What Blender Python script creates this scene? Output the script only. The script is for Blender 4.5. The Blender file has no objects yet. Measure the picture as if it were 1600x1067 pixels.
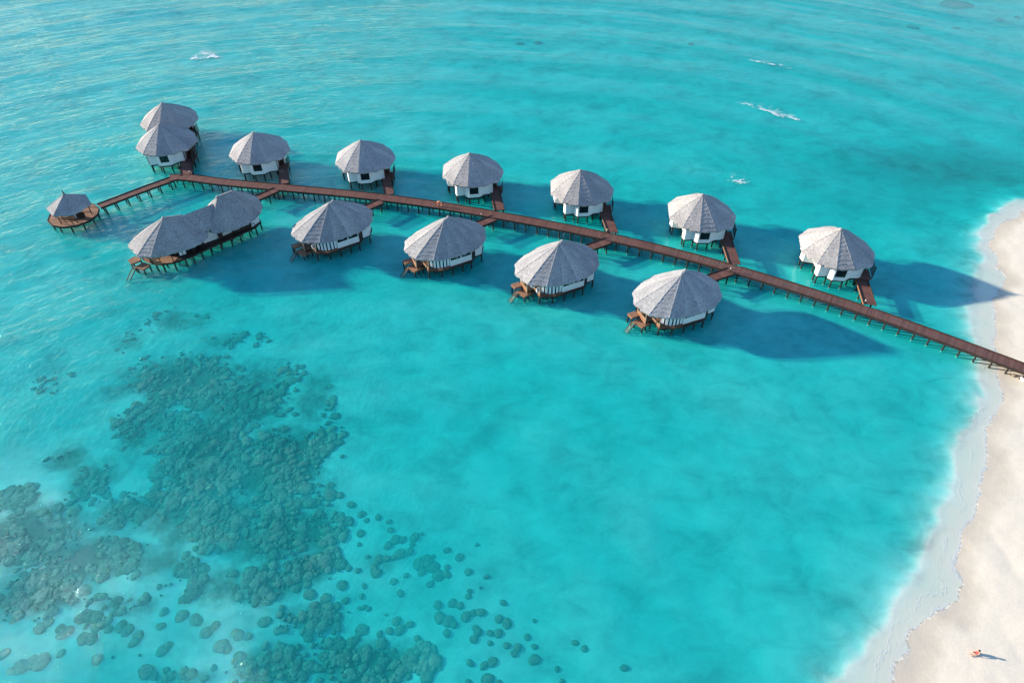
import bpy, math, random
import numpy as np
from mathutils import Vector, Matrix

random.seed(7)
RNG = np.random.default_rng(11)
scene = bpy.context.scene
COL = scene.collection
R = math.radians

# ------------------------------------------------------------------ camera
cam_d = bpy.data.cameras.new('drone_camera')
cam_d.sensor_width = 36.0
cam_d.lens = 1070.0 / 1600.0 * 36.0
cam_d.clip_start = 0.5
cam_d.clip_end = 12000
cam = bpy.data.objects.new('drone_camera', cam_d)
cam.location = (0, 0, 80)
cam.rotation_euler = (R(90 - 43.163), 0, 0)
COL.objects.link(cam)
scene.camera = cam

# ------------------------------------------------------------------ sky + sun + exposure
SUN_EL = 14.6
LIGHT = Vector((0.966, -0.257, 0)).normalized()          # direction the light travels over the water
SUN_AZ = math.atan2(-LIGHT.x, -LIGHT.y)                  # clockwise from +Y
world = bpy.data.worlds.new('World')
scene.world = world
world.use_nodes = True
wn = world.node_tree
wn.nodes.clear()
sky = wn.nodes.new('ShaderNodeTexSky')
sky.sky_type = 'NISHITA'
sky.sun_disc = False
sky.sun_elevation = R(SUN_EL)
sky.sun_rotation = SUN_AZ
sky.air_density = 1.0
sky.dust_density = 0.15
sky.ozone_density = 3.6
bg = wn.nodes.new('ShaderNodeBackground')
bg.inputs['Strength'].default_value = 0.135
wo = wn.nodes.new('ShaderNodeOutputWorld')
wn.links.new(sky.outputs[0], bg.inputs[0])
wn.links.new(bg.outputs[0], wo.inputs[0])

sun_d = bpy.data.lights.new('sun', 'SUN')
sun_d.energy = 5.0
sun_d.angle = R(1.2)
sun_d.color = (1.0, 0.89, 0.73)
sun = bpy.data.objects.new('sun', sun_d)
ld = Vector((LIGHT.x * math.cos(R(SUN_EL)), LIGHT.y * math.cos(R(SUN_EL)), -math.sin(R(SUN_EL))))
sun.rotation_euler = ld.to_track_quat('-Z', 'Y').to_euler()
sun.location = (-60, 60, 60)
COL.objects.link(sun)

scene.view_settings.view_transform = 'Standard'
scene.view_settings.look = 'None'
scene.view_settings.exposure = 1.08
scene.view_settings.gamma = 1.0
scene.view_settings.use_curve_mapping = False
scene.cycles.max_bounces = 6
scene.cycles.diffuse_bounces = 3
scene.cycles.glossy_bounces = 2
scene.cycles.transparent_max_bounces = 16
scene.cycles.caustics_reflective = False
scene.cycles.caustics_refractive = False
scene.cycles.use_denoising = True

# ------------------------------------------------------------------ noise + geometry helpers
_T = RNG.random((512, 512)).astype(np.float32)


def vnoise(x, y, seed=0):
    x = np.asarray(x, dtype=np.float64) + seed * 37.17
    y = np.asarray(y, dtype=np.float64) + seed * 91.73
    xi = np.floor(x).astype(np.int64); yi = np.floor(y).astype(np.int64)
    fx = x - xi; fy = y - yi
    fx = fx * fx * fx * (fx * (fx * 6 - 15) + 10); fy = fy * fy * fy * (fy * (fy * 6 - 15) + 10)
    a = _T[xi % 512, yi % 512]; b = _T[(xi + 1) % 512, yi % 512]
    c = _T[xi % 512, (yi + 1) % 512]; d = _T[(xi + 1) % 512, (yi + 1) % 512]
    return (a * (1 - fx) + b * fx) * (1 - fy) + (c * (1 - fx) + d * fx) * fy


def fbm(x, y, octv=4, seed=0):
    s = 0; a = 0.5; t = 0
    for k in range(octv):
        s = s + a * vnoise(x * 2 ** k, y * 2 ** k, seed + k * 3); t += a; a *= 0.5
    return s / t


def sstep(a, b, x):
    t = np.clip((x - a) / (b - a), 0, 1)
    return t * t * (3 - 2 * t)


class MB:
    """collects faces for ONE mesh"""
    def __init__(self):
        self.v = []; self.f = []; self.uv = []

    def add(self, vs, fs, uvs=None):
        n = len(self.v)
        self.v.extend([tuple(p) for p in vs])
        for k, f in enumerate(fs):
            self.f.append([i + n for i in f])
            self.uv.append(uvs[k] if uvs else None)

    def box(self, c, s, rz=0.0):
        cx, cy, cz = c; hx, hy, hz = s[0] / 2, s[1] / 2, s[2] / 2
        co, si = math.cos(rz), math.sin(rz)
        vs = []
        for z in (-hz, hz):
            for x, y in ((-hx, -hy), (hx, -hy), (hx, hy), (-hx, hy)):
                vs.append((cx + x * co - y * si, cy + x * si + y * co, cz + z))
        self.add(vs, [(0, 3, 2, 1), (4, 5, 6, 7), (0, 1, 5, 4), (1, 2, 6, 5), (2, 3, 7, 6), (3, 0, 4, 7)])
        return self

    def slab(self, p, q, z0, z1, th):
        """upright board from p to q (plan), thickness th"""
        d = Vector((q[0] - p[0], q[1] - p[1])); L = d.length
        self.box(((p[0] + q[0]) / 2, (p[1] + q[1]) / 2, (z0 + z1) / 2), (L, th, z1 - z0), math.atan2(d.y, d.x))
        return self

    def prism(self, poly, z0, z1):
        n = len(poly)
        vs = [(x, y, z0) for x, y in poly] + [(x, y, z1) for x, y in poly]
        self.add(vs, [list(range(n))[::-1], [i + n for i in range(n)]] + [(i, (i + 1) % n, (i + 1) % n + n, i + n) for i in range(n)])
        return self

    def bar(self, p, q, w, h=None):
        h = h or w
        p = Vector(p); q = Vector(q); d = (q - p).normalized()
        s = d.cross(Vector((0, 0, 1)))
        s = s.normalized() if s.length > 1e-4 else Vector((1, 0, 0))
        u = s.cross(d).normalized()
        vs = []
        for c in (p, q):
            for a, b in ((-1, -1), (1, -1), (1, 1), (-1, 1)):
                vs.append(c + s * (a * w / 2) + u * (b * h / 2))
        self.add(vs, [(0, 3, 2, 1), (4, 5, 6, 7), (0, 1, 5, 4), (1, 2, 6, 5), (2, 3, 7, 6), (3, 0, 4, 7)])
        return self

    def tube(self, p, q, r0, r1=None, n=8):
        r1 = r0 if r1 is None else r1
        p = Vector(p); q = Vector(q); d = (q - p).normalized()
        s = d.cross(Vector((0, 1, 0)))
        s = s.normalized() if s.length > 1e-3 else Vector((1, 0, 0))
        u = s.cross(d)
        vs = []
        for c, r in ((p, r0), (q, r1)):
            for k in range(n):
                a = 2 * math.pi * k / n
                vs.append(c + s * (r * math.cos(a)) + u * (r * math.sin(a)))
        self.add(vs, [list(range(n))[::-1], [i + n for i in range(n)]] + [(i, (i + 1) % n, (i + 1) % n + n, i + n) for i in range(n)])
        return self

    def lathe(self, prof, c=(0, 0, 0), n=14):
        vs = []; fs = []
        for r, z in prof:
            for k in range(n):
                a = 2 * math.pi * k / n
                vs.append((c[0] + r * math.cos(a), c[1] + r * math.sin(a), c[2] + z))
        for j in range(len(prof) - 1):
            for k in range(n):
                fs.append((j * n + k, j * n + (k + 1) % n, (j + 1) * n + (k + 1) % n, (j + 1) * n + k))
        fs.append(list(range(n))[::-1]); fs.append([(len(prof) - 1) * n + k for k in range(n)])
        self.add(vs, fs)
        return self

    def mesh(self, name, m, smooth=False):
        me = bpy.data.meshes.new(name)
        me.from_pydata(self.v, [], self.f)
        if any(u is not None for u in self.uv):
            lay = me.uv_layers.new(name='UVMap')
            li = 0
            for f, u in zip(self.f, self.uv):
                for k in range(len(f)):
                    if u: lay.data[li].uv = u[k]
                    li += 1
        if smooth:
            me.polygons.foreach_set('use_smooth', [True] * len(me.polygons))
        me.materials.append(m)
        me.update()
        return me


def obj(name, mb, m, parent=None, loc=(0, 0, 0), smooth=False):
    me = mb.mesh(name, m, smooth) if isinstance(mb, MB) else mb
    o = bpy.data.objects.new(name, me)
    COL.objects.link(o)
    o.location = loc
    o.parent = parent
    return o


def thing(name, label, cat, loc=(0, 0, 0), rz=0.0, group=None):
    o = bpy.data.objects.new(name, None)
    o.empty_display_size = 0.3
    COL.objects.link(o)
    o.location = loc; o.rotation_euler = (0, 0, rz)
    return tag(o, label, cat, group)


def tag(o, label=None, cat=None, group=None, kind=None):
    if label: o['label'] = label
    if cat: o['category'] = cat
    if group: o['group'] = group
    if kind: o['kind'] = kind
    return o


def dup(root, loc, rz, label, sub=None):
    r = root.copy(); COL.objects.link(r)
    r.location = loc; r.rotation_euler = (0, 0, rz); r['label'] = label
    for ch in list(root.children):
        c = ch.copy(); COL.objects.link(c); c.parent = r
        for g in list(ch.children):
            d = g.copy(); COL.objects.link(d); d.parent = c
    return r


def np_mesh(name, V, F, m, smooth=True):
    """V (n,3), F (m,4) quads"""
    me = bpy.data.meshes.new(name)
    me.vertices.add(len(V)); me.vertices.foreach_set('co', np.ascontiguousarray(V, dtype=np.float32).ravel())
    k = F.shape[1]
    me.loops.add(F.size); me.loops.foreach_set('vertex_index', np.ascontiguousarray(F, dtype=np.int32).ravel())
    me.polygons.add(len(F))
    me.polygons.foreach_set('loop_start', np.arange(0, F.size, k, dtype=np.int32))
    if smooth:
        me.polygons.foreach_set('use_smooth', np.ones(len(F), dtype=bool))
    me.materials.append(m)
    me.update(calc_edges=True)
    return me


# ------------------------------------------------------------------ materials
def mat(name):
    m = bpy.data.materials.new(name); m.use_nodes = True
    nt = m.node_tree
    return m, nt, nt.nodes['Principled BSDF']


def N(nt, t, **kw):
    n = nt.nodes.new(t)
    for k, v in kw.items():
        if k.startswith('i_'):
            n.inputs[k[2:].replace('_', ' ')].default_value = v
        else:
            setattr(n, k, v)
    return n


def ramp(nt, stops, fac=None):
    r = nt.nodes.new('ShaderNodeValToRGB')
    e = r.color_ramp.elements
    while len(e) < len(stops): e.new(0.5)
    for el, (p, c) in zip(e, stops):
        el.position = p; el.color = (*c, 1)
    if fac is not None: nt.links.new(fac, r.inputs[0])
    return r


def simple(name, c0, c1=None, scale=3.0, rough=0.8, island=False, bump=0.0, spec=0.3, detail=5.0):
    m, nt, b = mat(name)
    c1 = c1 or c0
    tc = N(nt, 'ShaderNodeTexCoord')
    nz = N(nt, 'ShaderNodeTexNoise'); nz.inputs['Scale'].default_value = scale; nz.inputs['Detail'].default_value = detail
    nt.links.new(tc.outputs['Object'], nz.inputs['Vector'])
    fac = nz.outputs['Fac']
    if island:
        g = N(nt, 'ShaderNodeNewGeometry')
        mx = N(nt, 'ShaderNodeMath', operation='ADD')
        mm = N(nt, 'ShaderNodeMath', operation='MULTIPLY'); mm.inputs[1].default_value = 0.55
        m2 = N(nt, 'ShaderNodeMath', operation='MULTIPLY'); m2.inputs[1].default_value = 0.5
        nt.links.new(g.outputs['Random Per Island'], mm.inputs[0]); nt.links.new(fac, m2.inputs[0])
        nt.links.new(mm.outputs[0], mx.inputs[0]); nt.links.new(m2.outputs[0], mx.inputs[1])
        fac = mx.outputs[0]
    r = ramp(nt, [(0.25, c0), (0.75, c1)], fac)
    nt.links.new(r.outputs[0], b.inputs['Base Color'])
    b.inputs['Roughness'].default_value = rough
    b.inputs['Specular IOR Level'].default_value = spec
    if bump:
        bp = N(nt, 'ShaderNodeBump'); bp.inputs['Strength'].default_value = bump; bp.inputs['Distance'].default_value = 0.05
        nt.links.new(nz.outputs['Fac'], bp.inputs['Height']); nt.links.new(bp.outputs[0], b.inputs['Normal'])
    return m


M_plaster = simple('white_plaster', (0.74, 0.73, 0.69), (0.83, 0.82, 0.79), 1.5, 0.85)
M_deck = simple('deck_boards', (0.128, 0.056, 0.042), (0.19, 0.088, 0.066), 1.2, 0.7, island=True)
M_deckw = simple('weathered_deck', (0.24, 0.125, 0.075), (0.36, 0.20, 0.125), 1.5, 0.75, island=True)
M_dark = simple('dark_timber', (0.022, 0.014, 0.011), (0.055, 0.036, 0.027), 2.0, 0.7)
M_pile = simple('wet_pile', (0.016, 0.013, 0.012), (0.045, 0.035, 0.028), 4.0, 0.6)


def submerged_tint(m):
    # sand-coloured growth under water; the murk that veils it is put into the colour
    nt = m.node_tree; b = nt.nodes['Principled BSDF']
    src = b.inputs['Base Color'].links[0].from_socket
    g = N(nt, 'ShaderNodeNewGeometry'); sx = N(nt, 'ShaderNodeSeparateXYZ'); nt.links.new(g.outputs['Position'], sx.inputs[0])
    r = ramp(nt, [(0.42, (1, 1, 1)), (0.50, (0, 0, 0))])
    ma = N(nt, 'ShaderNodeMath', operation='ADD'); ma.inputs[1].default_value = 0.5
    nt.links.new(sx.outputs['Z'], ma.inputs[0]); nt.links.new(ma.outputs[0], r.inputs[0])
    mx = N(nt, 'ShaderNodeMix', data_type='RGBA'); mx.inputs['B'].default_value = (0.60, 0.57, 0.49, 1)
    nt.links.new(r.outputs[0], mx.inputs['Factor']); nt.links.new(src, mx.inputs['A']); nt.links.new(mx.outputs['Result'], b.inputs['Base Color'])


submerged_tint(M_pile)
M_timber = simple('brown_timber', (0.20, 0.085, 0.045), (0.31, 0.15, 0.08), 2.5, 0.65)
M_pale = simple('bleached_timber', (0.33, 0.24, 0.16), (0.48, 0.36, 0.25), 3.0, 0.8)
M_glass = simple('dark_glass', (0.008, 0.010, 0.012), (0.014, 0.017, 0.02), 1.0, 0.12, spec=0.5)
M_cloth = simple('white_curtain', (0.70, 0.74, 0.76), (0.80, 0.82, 0.83), 6.0, 0.9)
M_orange = simple('orange_foam', (0.75, 0.16, 0.03), (0.85, 0.22, 0.05), 4.0, 0.5)
M_lamp = simple('lamp_metal', (0.55, 0.50, 0.42), (0.7, 0.65, 0.55), 4.0, 0.4)
M_rock = simple('beach_rock', (0.16, 0.13, 0.09), (0.34, 0.28, 0.20), 3.0, 0.9, bump=0.5)
M_bag = simple('geotextile', (0.72, 0.70, 0.68), (0.82, 0.80, 0.78), 3.0, 0.9)
M_foam = simple('sea_foam', (0.72, 0.76, 0.77), (0.85, 0.87, 0.87), 3.0, 0.9)
M_skin = simple('skin', (0.50, 0.30, 0.20), (0.58, 0.36, 0.25), 6.0, 0.6)
M_hair = simple('hair', (0.02, 0.014, 0.01), (0.04, 0.026, 0.018), 20.0, 0.5)
M_swim = simple('red_swimwear', (0.50, 0.05, 0.07), (0.60, 0.09, 0.10), 12.0, 0.7)


def thatch_mat():
    m, nt, b = mat('weathered_thatch')
    uv = N(nt, 'ShaderNodeUVMap')
    mp = N(nt, 'ShaderNodeMapping'); mp.inputs['Scale'].default_value = (7.5, 2.0, 1)
    nt.links.new(uv.outputs[0], mp.inputs[0])
    n1 = N(nt, 'ShaderNodeTexNoise'); n1.inputs['Scale'].default_value = 1.0; n1.inputs['Detail'].default_value = 4; n1.inputs['Roughness'].default_value = 0.7
    nt.links.new(mp.outputs[0], n1.inputs['Vector'])
    n2 = N(nt, 'ShaderNodeTexNoise'); n2.inputs['Scale'].default_value = 2.8; n2.inputs['Detail'].default_value = 5
    nt.links.new(uv.outputs[0], n2.inputs['Vector'])
    n3 = N(nt, 'ShaderNodeTexNoise'); n3.inputs['Scale'].default_value = 0.35; n3.inputs['Detail'].default_value = 3
    nt.links.new(uv.outputs[0], n3.inputs['Vector'])
    g = N(nt, 'ShaderNodeNewGeometry')
    a = N(nt, 'ShaderNodeMath', operation='MULTIPLY_ADD'); a.inputs[1].default_value = 0.5
    nt.links.new(n1.outputs['Fac'], a.inputs[0])
    k2 = N(nt, 'ShaderNodeMath', operation='MULTIPLY'); k2.inputs[1].default_value = 0.35
    nt.links.new(n2.outputs['Fac'], k2.inputs[0]); nt.links.new(k2.outputs[0], a.inputs[2])
    a2 = N(nt, 'ShaderNodeMath', operation='MULTIPLY_ADD'); a2.inputs[1].default_value = 0.3
    nt.links.new(n3.outputs['Fac'], a2.inputs[0]); nt.links.new(a.outputs[0], a2.inputs[2])
    r = ramp(nt, [(0.38, (0.165, 0.160, 0.162)), (0.55, (0.325, 0.318, 0.320)), (0.72, (0.50, 0.485, 0.48))], a2.outputs[0])
    oi = N(nt, 'ShaderNodeObjectInfo')
    ov_ = ramp(nt, [(0.0, (0.90, 0.90, 0.91)), (0.5, (1.0, 0.99, 0.98)), (1.0, (1.10, 1.07, 1.04))], oi.outputs['Random'])
    mo = N(nt, 'ShaderNodeMix', data_type='RGBA', blend_type='MULTIPLY'); mo.inputs['Factor'].default_value = 1.0
    nt.links.new(r.outputs[0], mo.inputs['A']); nt.links.new(ov_.outputs[0], mo.inputs['B'])
    mo2 = N(nt, 'ShaderNodeMix', data_type='RGBA', blend_type='MULTIPLY'); mo2.inputs['Factor'].default_value = 1.0
    nt.links.new(mo.outputs['Result'], mo2.inputs['A']); nt.links.new(oi.outputs['Color'], mo2.inputs['B'])
    nt.links.new(mo2.outputs['Result'], b.inputs['Base Color'])
    b.inputs['Roughness'].default_value = 0.95
    b.inputs['Specular IOR Level'].default_value = 0.1
    bp = N(nt, 'ShaderNodeBump'); bp.inputs['Strength'].default_value = 0.7; bp.inputs['Distance'].default_value = 0.11
    nt.links.new(a.outputs[0], bp.inputs['Height']); nt.links.new(bp.outputs[0], b.inputs['Normal'])
    return m


M_thatch = thatch_mat()


def sand_mat(name, under):
    m, nt, b = mat(name)
    g = N(nt, 'ShaderNodeNewGeometry')
    n1 = N(nt, 'ShaderNodeTexNoise'); n1.inputs['Scale'].default_value = 0.12; n1.inputs['Detail'].default_value = 6
    nt.links.new(g.outputs['Position'], n1.inputs['Vector'])
    n2 = N(nt, 'ShaderNodeTexNoise'); n2.inputs['Scale'].default_value = 3.0; n2.inputs['Detail'].default_value = 6
    nt.links.new(g.outputs['Position'], n2.inputs['Vector'])
    if under:
        n5 = N(nt, 'ShaderNodeTexNoise'); n5.inputs['Scale'].default_value = 0.30; n5.inputs['Detail'].default_value = 7; n5.inputs['Roughness'].default_value = 0.62; n5.inputs['Distortion'].default_value = 0.6
        mp5 = N(nt, 'ShaderNodeMapping'); mp5.inputs['Rotation'].default_value = (0, 0, R(-50)); mp5.inputs['Scale'].default_value = (0.75, 1.1, 1)
        nt.links.new(g.outputs['Position'], mp5.inputs[0]); nt.links.new(mp5.outputs[0], n5.inputs['Vector'])
        av = N(nt, 'ShaderNodeMath', operation='MULTIPLY_ADD'); av.inputs[1].default_value = 0.55
        hv = N(nt, 'ShaderNodeMath', operation='MULTIPLY'); hv.inputs[1].default_value = 0.45
        nt.links.new(n5.outputs['Fac'], av.inputs[0]); nt.links.new(n1.outputs['Fac'], hv.inputs[0]); nt.links.new(hv.outputs[0], av.inputs[2])
        r = ramp(nt, [(0.37, (0.48, 0.475, 0.43)), (0.47, (0.70, 0.675, 0.60)), (0.59, (0.88, 0.84, 0.75))], av.outputs[0])
        # drifts of algae and coral rubble lying on the sand (vertex attribute: where they lie)
        at = N(nt, 'ShaderNodeAttribute', attribute_name='rubble')
        n4 = N(nt, 'ShaderNodeTexNoise'); n4.inputs['Scale'].default_value = 0.7; n4.inputs['Detail'].default_value = 5; n4.inputs['Roughness'].default_value = 0.65
        nt.links.new(g.outputs['Position'], n4.inputs['Vector'])
        ad = N(nt, 'ShaderNodeMath', operation='MULTIPLY_ADD'); ad.inputs[1].default_value = 0.9; ad.inputs[2].default_value = -0.45
        nt.links.new(n4.outputs['Fac'], ad.inputs[0])
        sm = N(nt, 'ShaderNodeMath', operation='ADD'); nt.links.new(at.outputs['Fac'], sm.inputs[0]); nt.links.new(ad.outputs[0], sm.inputs[1])
        rr = ramp(nt, [(0.12, (0, 0, 0)), (0.75, (1, 1, 1))], sm.outputs[0])
        mx = N(nt, 'ShaderNodeMix', data_type='RGBA'); mx.inputs['B'].default_value = (0.19, 0.175, 0.145, 1)
        ns = N(nt, 'ShaderNodeAttribute', attribute_name='near_shore')
        nm = N(nt, 'ShaderNodeMix', data_type='RGBA'); nm.inputs['B'].default_value = (0.90, 0.815, 0.65, 1)      # paler, warmer sand by the waterline: sunlight lost in the water put into colour
        nf = N(nt, 'ShaderNodeMath', operation='MULTIPLY'); nf.inputs[1].default_value = 0.88
        nt.links.new(ns.outputs['Fac'], nf.inputs[0]); nt.links.new(nf.outputs[0], nm.inputs['Factor']); nt.links.new(r.outputs[0], nm.inputs['A'])
        nt.links.new(rr.outputs[0], mx.inputs['Factor']); nt.links.new(nm.outputs['Result'], mx.inputs['A'])
        col = mx.outputs['Result']
    else:
        sx = N(nt, 'ShaderNodeSeparateXYZ'); nt.links.new(g.outputs['Position'], sx.inputs[0])
        w = N(nt, 'ShaderNodeMath', operation='MULTIPLY_ADD'); w.inputs[1].default_value = 0.24; w.inputs[2].default_value = -0.12
        nt.links.new(n1.outputs['Fac'], w.inputs[0])
        ws = N(nt, 'ShaderNodeMath', operation='ADD'); nt.links.new(sx.outputs['Z'], ws.inputs[0]); nt.links.new(w.outputs[0], ws.inputs[1])
        wet = ramp(nt, [(0.01, (0.60, 0.525, 0.42)), (0.09, (0.69, 0.60, 0.47)), (0.16, (0.79, 0.70, 0.565))], ws.outputs[0])
        mx = N(nt, 'ShaderNodeMix', data_type='RGBA', blend_type='MULTIPLY')
        rr = ramp(nt, [(0.3, (0.90, 0.89, 0.88)), (0.65, (1, 1, 1))], n2.outputs['Fac'])
        mx.inputs['Factor'].default_value = 0.7
        nt.links.new(wet.outputs[0], mx.inputs['A']); nt.links.new(rr.outputs[0], mx.inputs['B'])
        col = mx.outputs['Result']
    nt.links.new(col, b.inputs['Base Color'])
    b.inputs['Roughness'].default_value = 0.95
    b.inputs['Specular IOR Level'].default_value = 0.15
    bp = N(nt, 'ShaderNodeBump'); bp.inputs['Strength'].default_value = 0.25; bp.inputs['Distance'].default_value = 0.05
    nt.links.new(n2.outputs['Fac'], bp.inputs['Height']); nt.links.new(bp.outputs[0], b.inputs['Normal'])
    return m


M_seabed = sand_mat('lagoon_sand', True)
M_beach = sand_mat('beach_sand', False)


def coral_mat(name, c0, c1, c2):
    """living dark sides and knobs, sand-silted paler tops"""
    m, nt, b = mat(name)
    g = N(nt, 'ShaderNodeNewGeometry')
    n1 = N(nt, 'ShaderNodeTexNoise'); n1.inputs['Scale'].default_value = 2.2; n1.inputs['Detail'].default_value = 6; n1.inputs['Roughness'].default_value = 0.72
    nt.links.new(g.outputs['Position'], n1.inputs['Vector'])
    mm = N(nt, 'ShaderNodeMath', operation='MULTIPLY_ADD'); mm.inputs[1].default_value = 0.16
    nt.links.new(g.outputs['Random Per Island'], mm.inputs[0])
    k = N(nt, 'ShaderNodeMath', operation='MULTIPLY'); k.inputs[1].default_value = 0.80
    nt.links.new(n1.outputs['Fac'], k.inputs[0]); nt.links.new(k.outputs[0], mm.inputs[2])
    sx = N(nt, 'ShaderNodeSeparateXYZ'); nt.links.new(g.outputs['Normal'], sx.inputs[0])
    tp = N(nt, 'ShaderNodeMath', operation='MULTIPLY_ADD'); tp.inputs[1].default_value = 0.45; tp.inputs[2].default_value = -0.36
    nt.links.new(sx.outputs['Z'], tp.inputs[0])
    ad = N(nt, 'ShaderNodeMath', operation='ADD'); nt.links.new(mm.outputs[0], ad.inputs[0]); nt.links.new(tp.outputs[0], ad.inputs[1])
    r = ramp(nt, [(0.30, c0), (0.48, c1), (0.66, c2)], ad.outputs[0])
    nt.links.new(r.outputs[0], b.inputs['Base Color'])
    b.inputs['Roughness'].default_value = 1.0
    b.inputs['Specular IOR Level'].default_value = 0.0
    bp = N(nt, 'ShaderNodeBump'); bp.inputs['Strength'].default_value = 0.8; bp.inputs['Distance'].default_value = 0.12
    nt.links.new(n1.outputs['Fac'], bp.inputs['Height']); nt.links.new(bp.outputs[0], b.inputs['Normal'])
    return m


M_reef = coral_mat('reef_coral', (0.10, 0.09, 0.075), (0.20, 0.175, 0.145), (0.35, 0.305, 0.245))
M_coral = coral_mat('coral_head', (0.07, 0.065, 0.055), (0.155, 0.14, 0.115), (0.30, 0.265, 0.21))

RING = (-29.0, 20.0)                    # the wave crests bend round the reef about this point


def water_mat():
    m = bpy.data.materials.new('lagoon_water'); m.use_nodes = True
    nt = m.node_tree; nt.nodes.clear()
    L = nt.links.new
    out = N(nt, 'ShaderNodeOutputMaterial')
    geo = N(nt, 'ShaderNodeNewGeometry')
    # ring coordinates: ripples are long along the crests
    sub = N(nt, 'ShaderNodeVectorMath', operation='SUBTRACT'); sub.inputs[1].default_value = (RING[0], RING[1], 0)
    L(geo.outputs['Position'], sub.inputs[0])
    sp = N(nt, 'ShaderNodeSeparateXYZ'); L(sub.outputs[0], sp.inputs[0])
    x2 = N(nt, 'ShaderNodeMath', operation='MULTIPLY'); L(sp.outputs['X'], x2.inputs[0]); L(sp.outputs['X'], x2.inputs[1])
    rr = N(nt, 'ShaderNodeMath', operation='MULTIPLY_ADD'); L(sp.outputs['Y'], rr.inputs[0]); L(sp.outputs['Y'], rr.inputs[1]); L(x2.outputs[0], rr.inputs[2])
    rad = N(nt, 'ShaderNodeMath', operation='SQRT'); L(rr.outputs[0], rad.inputs[0])
    ang = N(nt, 'ShaderNodeMath', operation='ARCTAN2'); L(sp.outputs['Y'], ang.inputs[0]); L(sp.outputs['X'], ang.inputs[1])
    arc = N(nt, 'ShaderNodeMath', operation='MULTIPLY'); arc.inputs[1].default_value = 62.0; L(ang.outputs[0], arc.inputs[0])
    cv = N(nt, 'ShaderNodeCombineXYZ'); L(rad.outputs[0], cv.inputs['X']); L(arc.outputs[0], cv.inputs['Y'])
    def ring_noise(s, det, rough, dist=0.0):
        n = N(nt, 'ShaderNodeTexNoise'); n.inputs['Scale'].default_value = s; n.inputs['Detail'].default_value = det
        n.inputs['Roughness'].default_value = rough; n.inputs['Distortion'].default_value = dist
        L(cv.outputs[0], n.inputs['Vector']); return n
    n1 = ring_noise(0.75, 6, 0.62, 0.4)
    n2 = ring_noise(2.6, 4, 0.65)
    n3 = N(nt, 'ShaderNodeTexNoise'); n3.inputs['Scale'].default_value = 1.4; n3.inputs['Detail'].default_value = 5
    L(geo.outputs['Position'], n3.inputs['Vector'])
    h1 = N(nt, 'ShaderNodeMath', operation='MULTIPLY'); h1.inputs[1].default_value = 1.0; L(n1.outputs['Fac'], h1.inputs[0])
    h2 = N(nt, 'ShaderNodeMath', operation='MULTIPLY_ADD'); h2.inputs[1].default_value = 0.5; L(n2.outputs['Fac'], h2.inputs[0]); L(h1.outputs[0], h2.inputs[2])
    h3 = N(nt, 'ShaderNodeMath', operation='MULTIPLY_ADD'); h3.inputs[1].default_value = 0.30; L(n3.outputs['Fac'], h3.inputs[0]); L(h2.outputs[0], h3.inputs[2])
    chop = N(nt, 'ShaderNodeAttribute', attribute_name='chop')
    hh = N(nt, 'ShaderNodeMath', operation='MULTIPLY'); L(h3.outputs[0], hh.inputs[0]); L(chop.outputs['Fac'], hh.inputs[1])
    bp = N(nt, 'ShaderNodeBump'); bp.inputs['Strength'].default_value = 1.0; bp.inputs['Distance'].default_value = 0.27
    L(hh.outputs[0], bp.inputs['Height'])
    # Schlick reflectance, the same from both sides of the surface
    dt = N(nt, 'ShaderNodeVectorMath', operation='DOT_PRODUCT'); L(geo.outputs['Incoming'], dt.inputs[0]); L(bp.outputs[0], dt.inputs[1])
    ab = N(nt, 'ShaderNodeMath', operation='ABSOLUTE'); L(dt.outputs['Value'], ab.inputs[0])
    om = N(nt, 'ShaderNodeMath', operation='SUBTRACT'); om.inputs[0].default_value = 1.0; L(ab.outputs[0], om.inputs[1])
    p5 = N(nt, 'ShaderNodeMath', operation='POWER'); p5.inputs[1].default_value = 5.0; L(om.outputs[0], p5.inputs[0])
    sc = N(nt, 'ShaderNodeMath', operation='MULTIPLY_ADD'); sc.inputs[1].default_value = 0.975; sc.inputs[2].default_value = 0.025; L(p5.outputs[0], sc.inputs[0])
    tr = N(nt, 'ShaderNodeBsdfTransparent')
    df = N(nt, 'ShaderNodeBsdfDiffuse'); df.inputs['Color'].default_value = (0.010, 0.62, 0.60, 1)     # fine sediment hanging in the water
    L(bp.outputs[0], df.inputs['Normal'])
    murk = N(nt, 'ShaderNodeAttribute', attribute_name='murk')
    body = N(nt, 'ShaderNodeMixShader'); L(murk.outputs['Fac'], body.inputs[0]); L(tr.outputs[0], body.inputs[1]); L(df.outputs[0], body.inputs[2])
    gl = N(nt, 'ShaderNodeBsdfGlossy'); gl.inputs['Roughness'].default_value = 0.05
    L(bp.outputs[0], gl.inputs['Normal'])
    mx = N(nt, 'ShaderNodeMixShader'); L(sc.outputs[0], mx.inputs[0]); L(body.outputs[0], mx.inputs[1]); L(gl.outputs[0], mx.inputs[2])
    L(mx.outputs[0], out.inputs['Surface'])
    va = N(nt, 'ShaderNodeVolumeAbsorption')
    va.inputs['Color'].default_value = (0.30, 0.944, 0.936, 1)
    va.inputs['Density'].default_value = 2.0
    L(va.outputs[0], out.inputs['Volume'])
    return m


M_water = water_mat()

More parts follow.
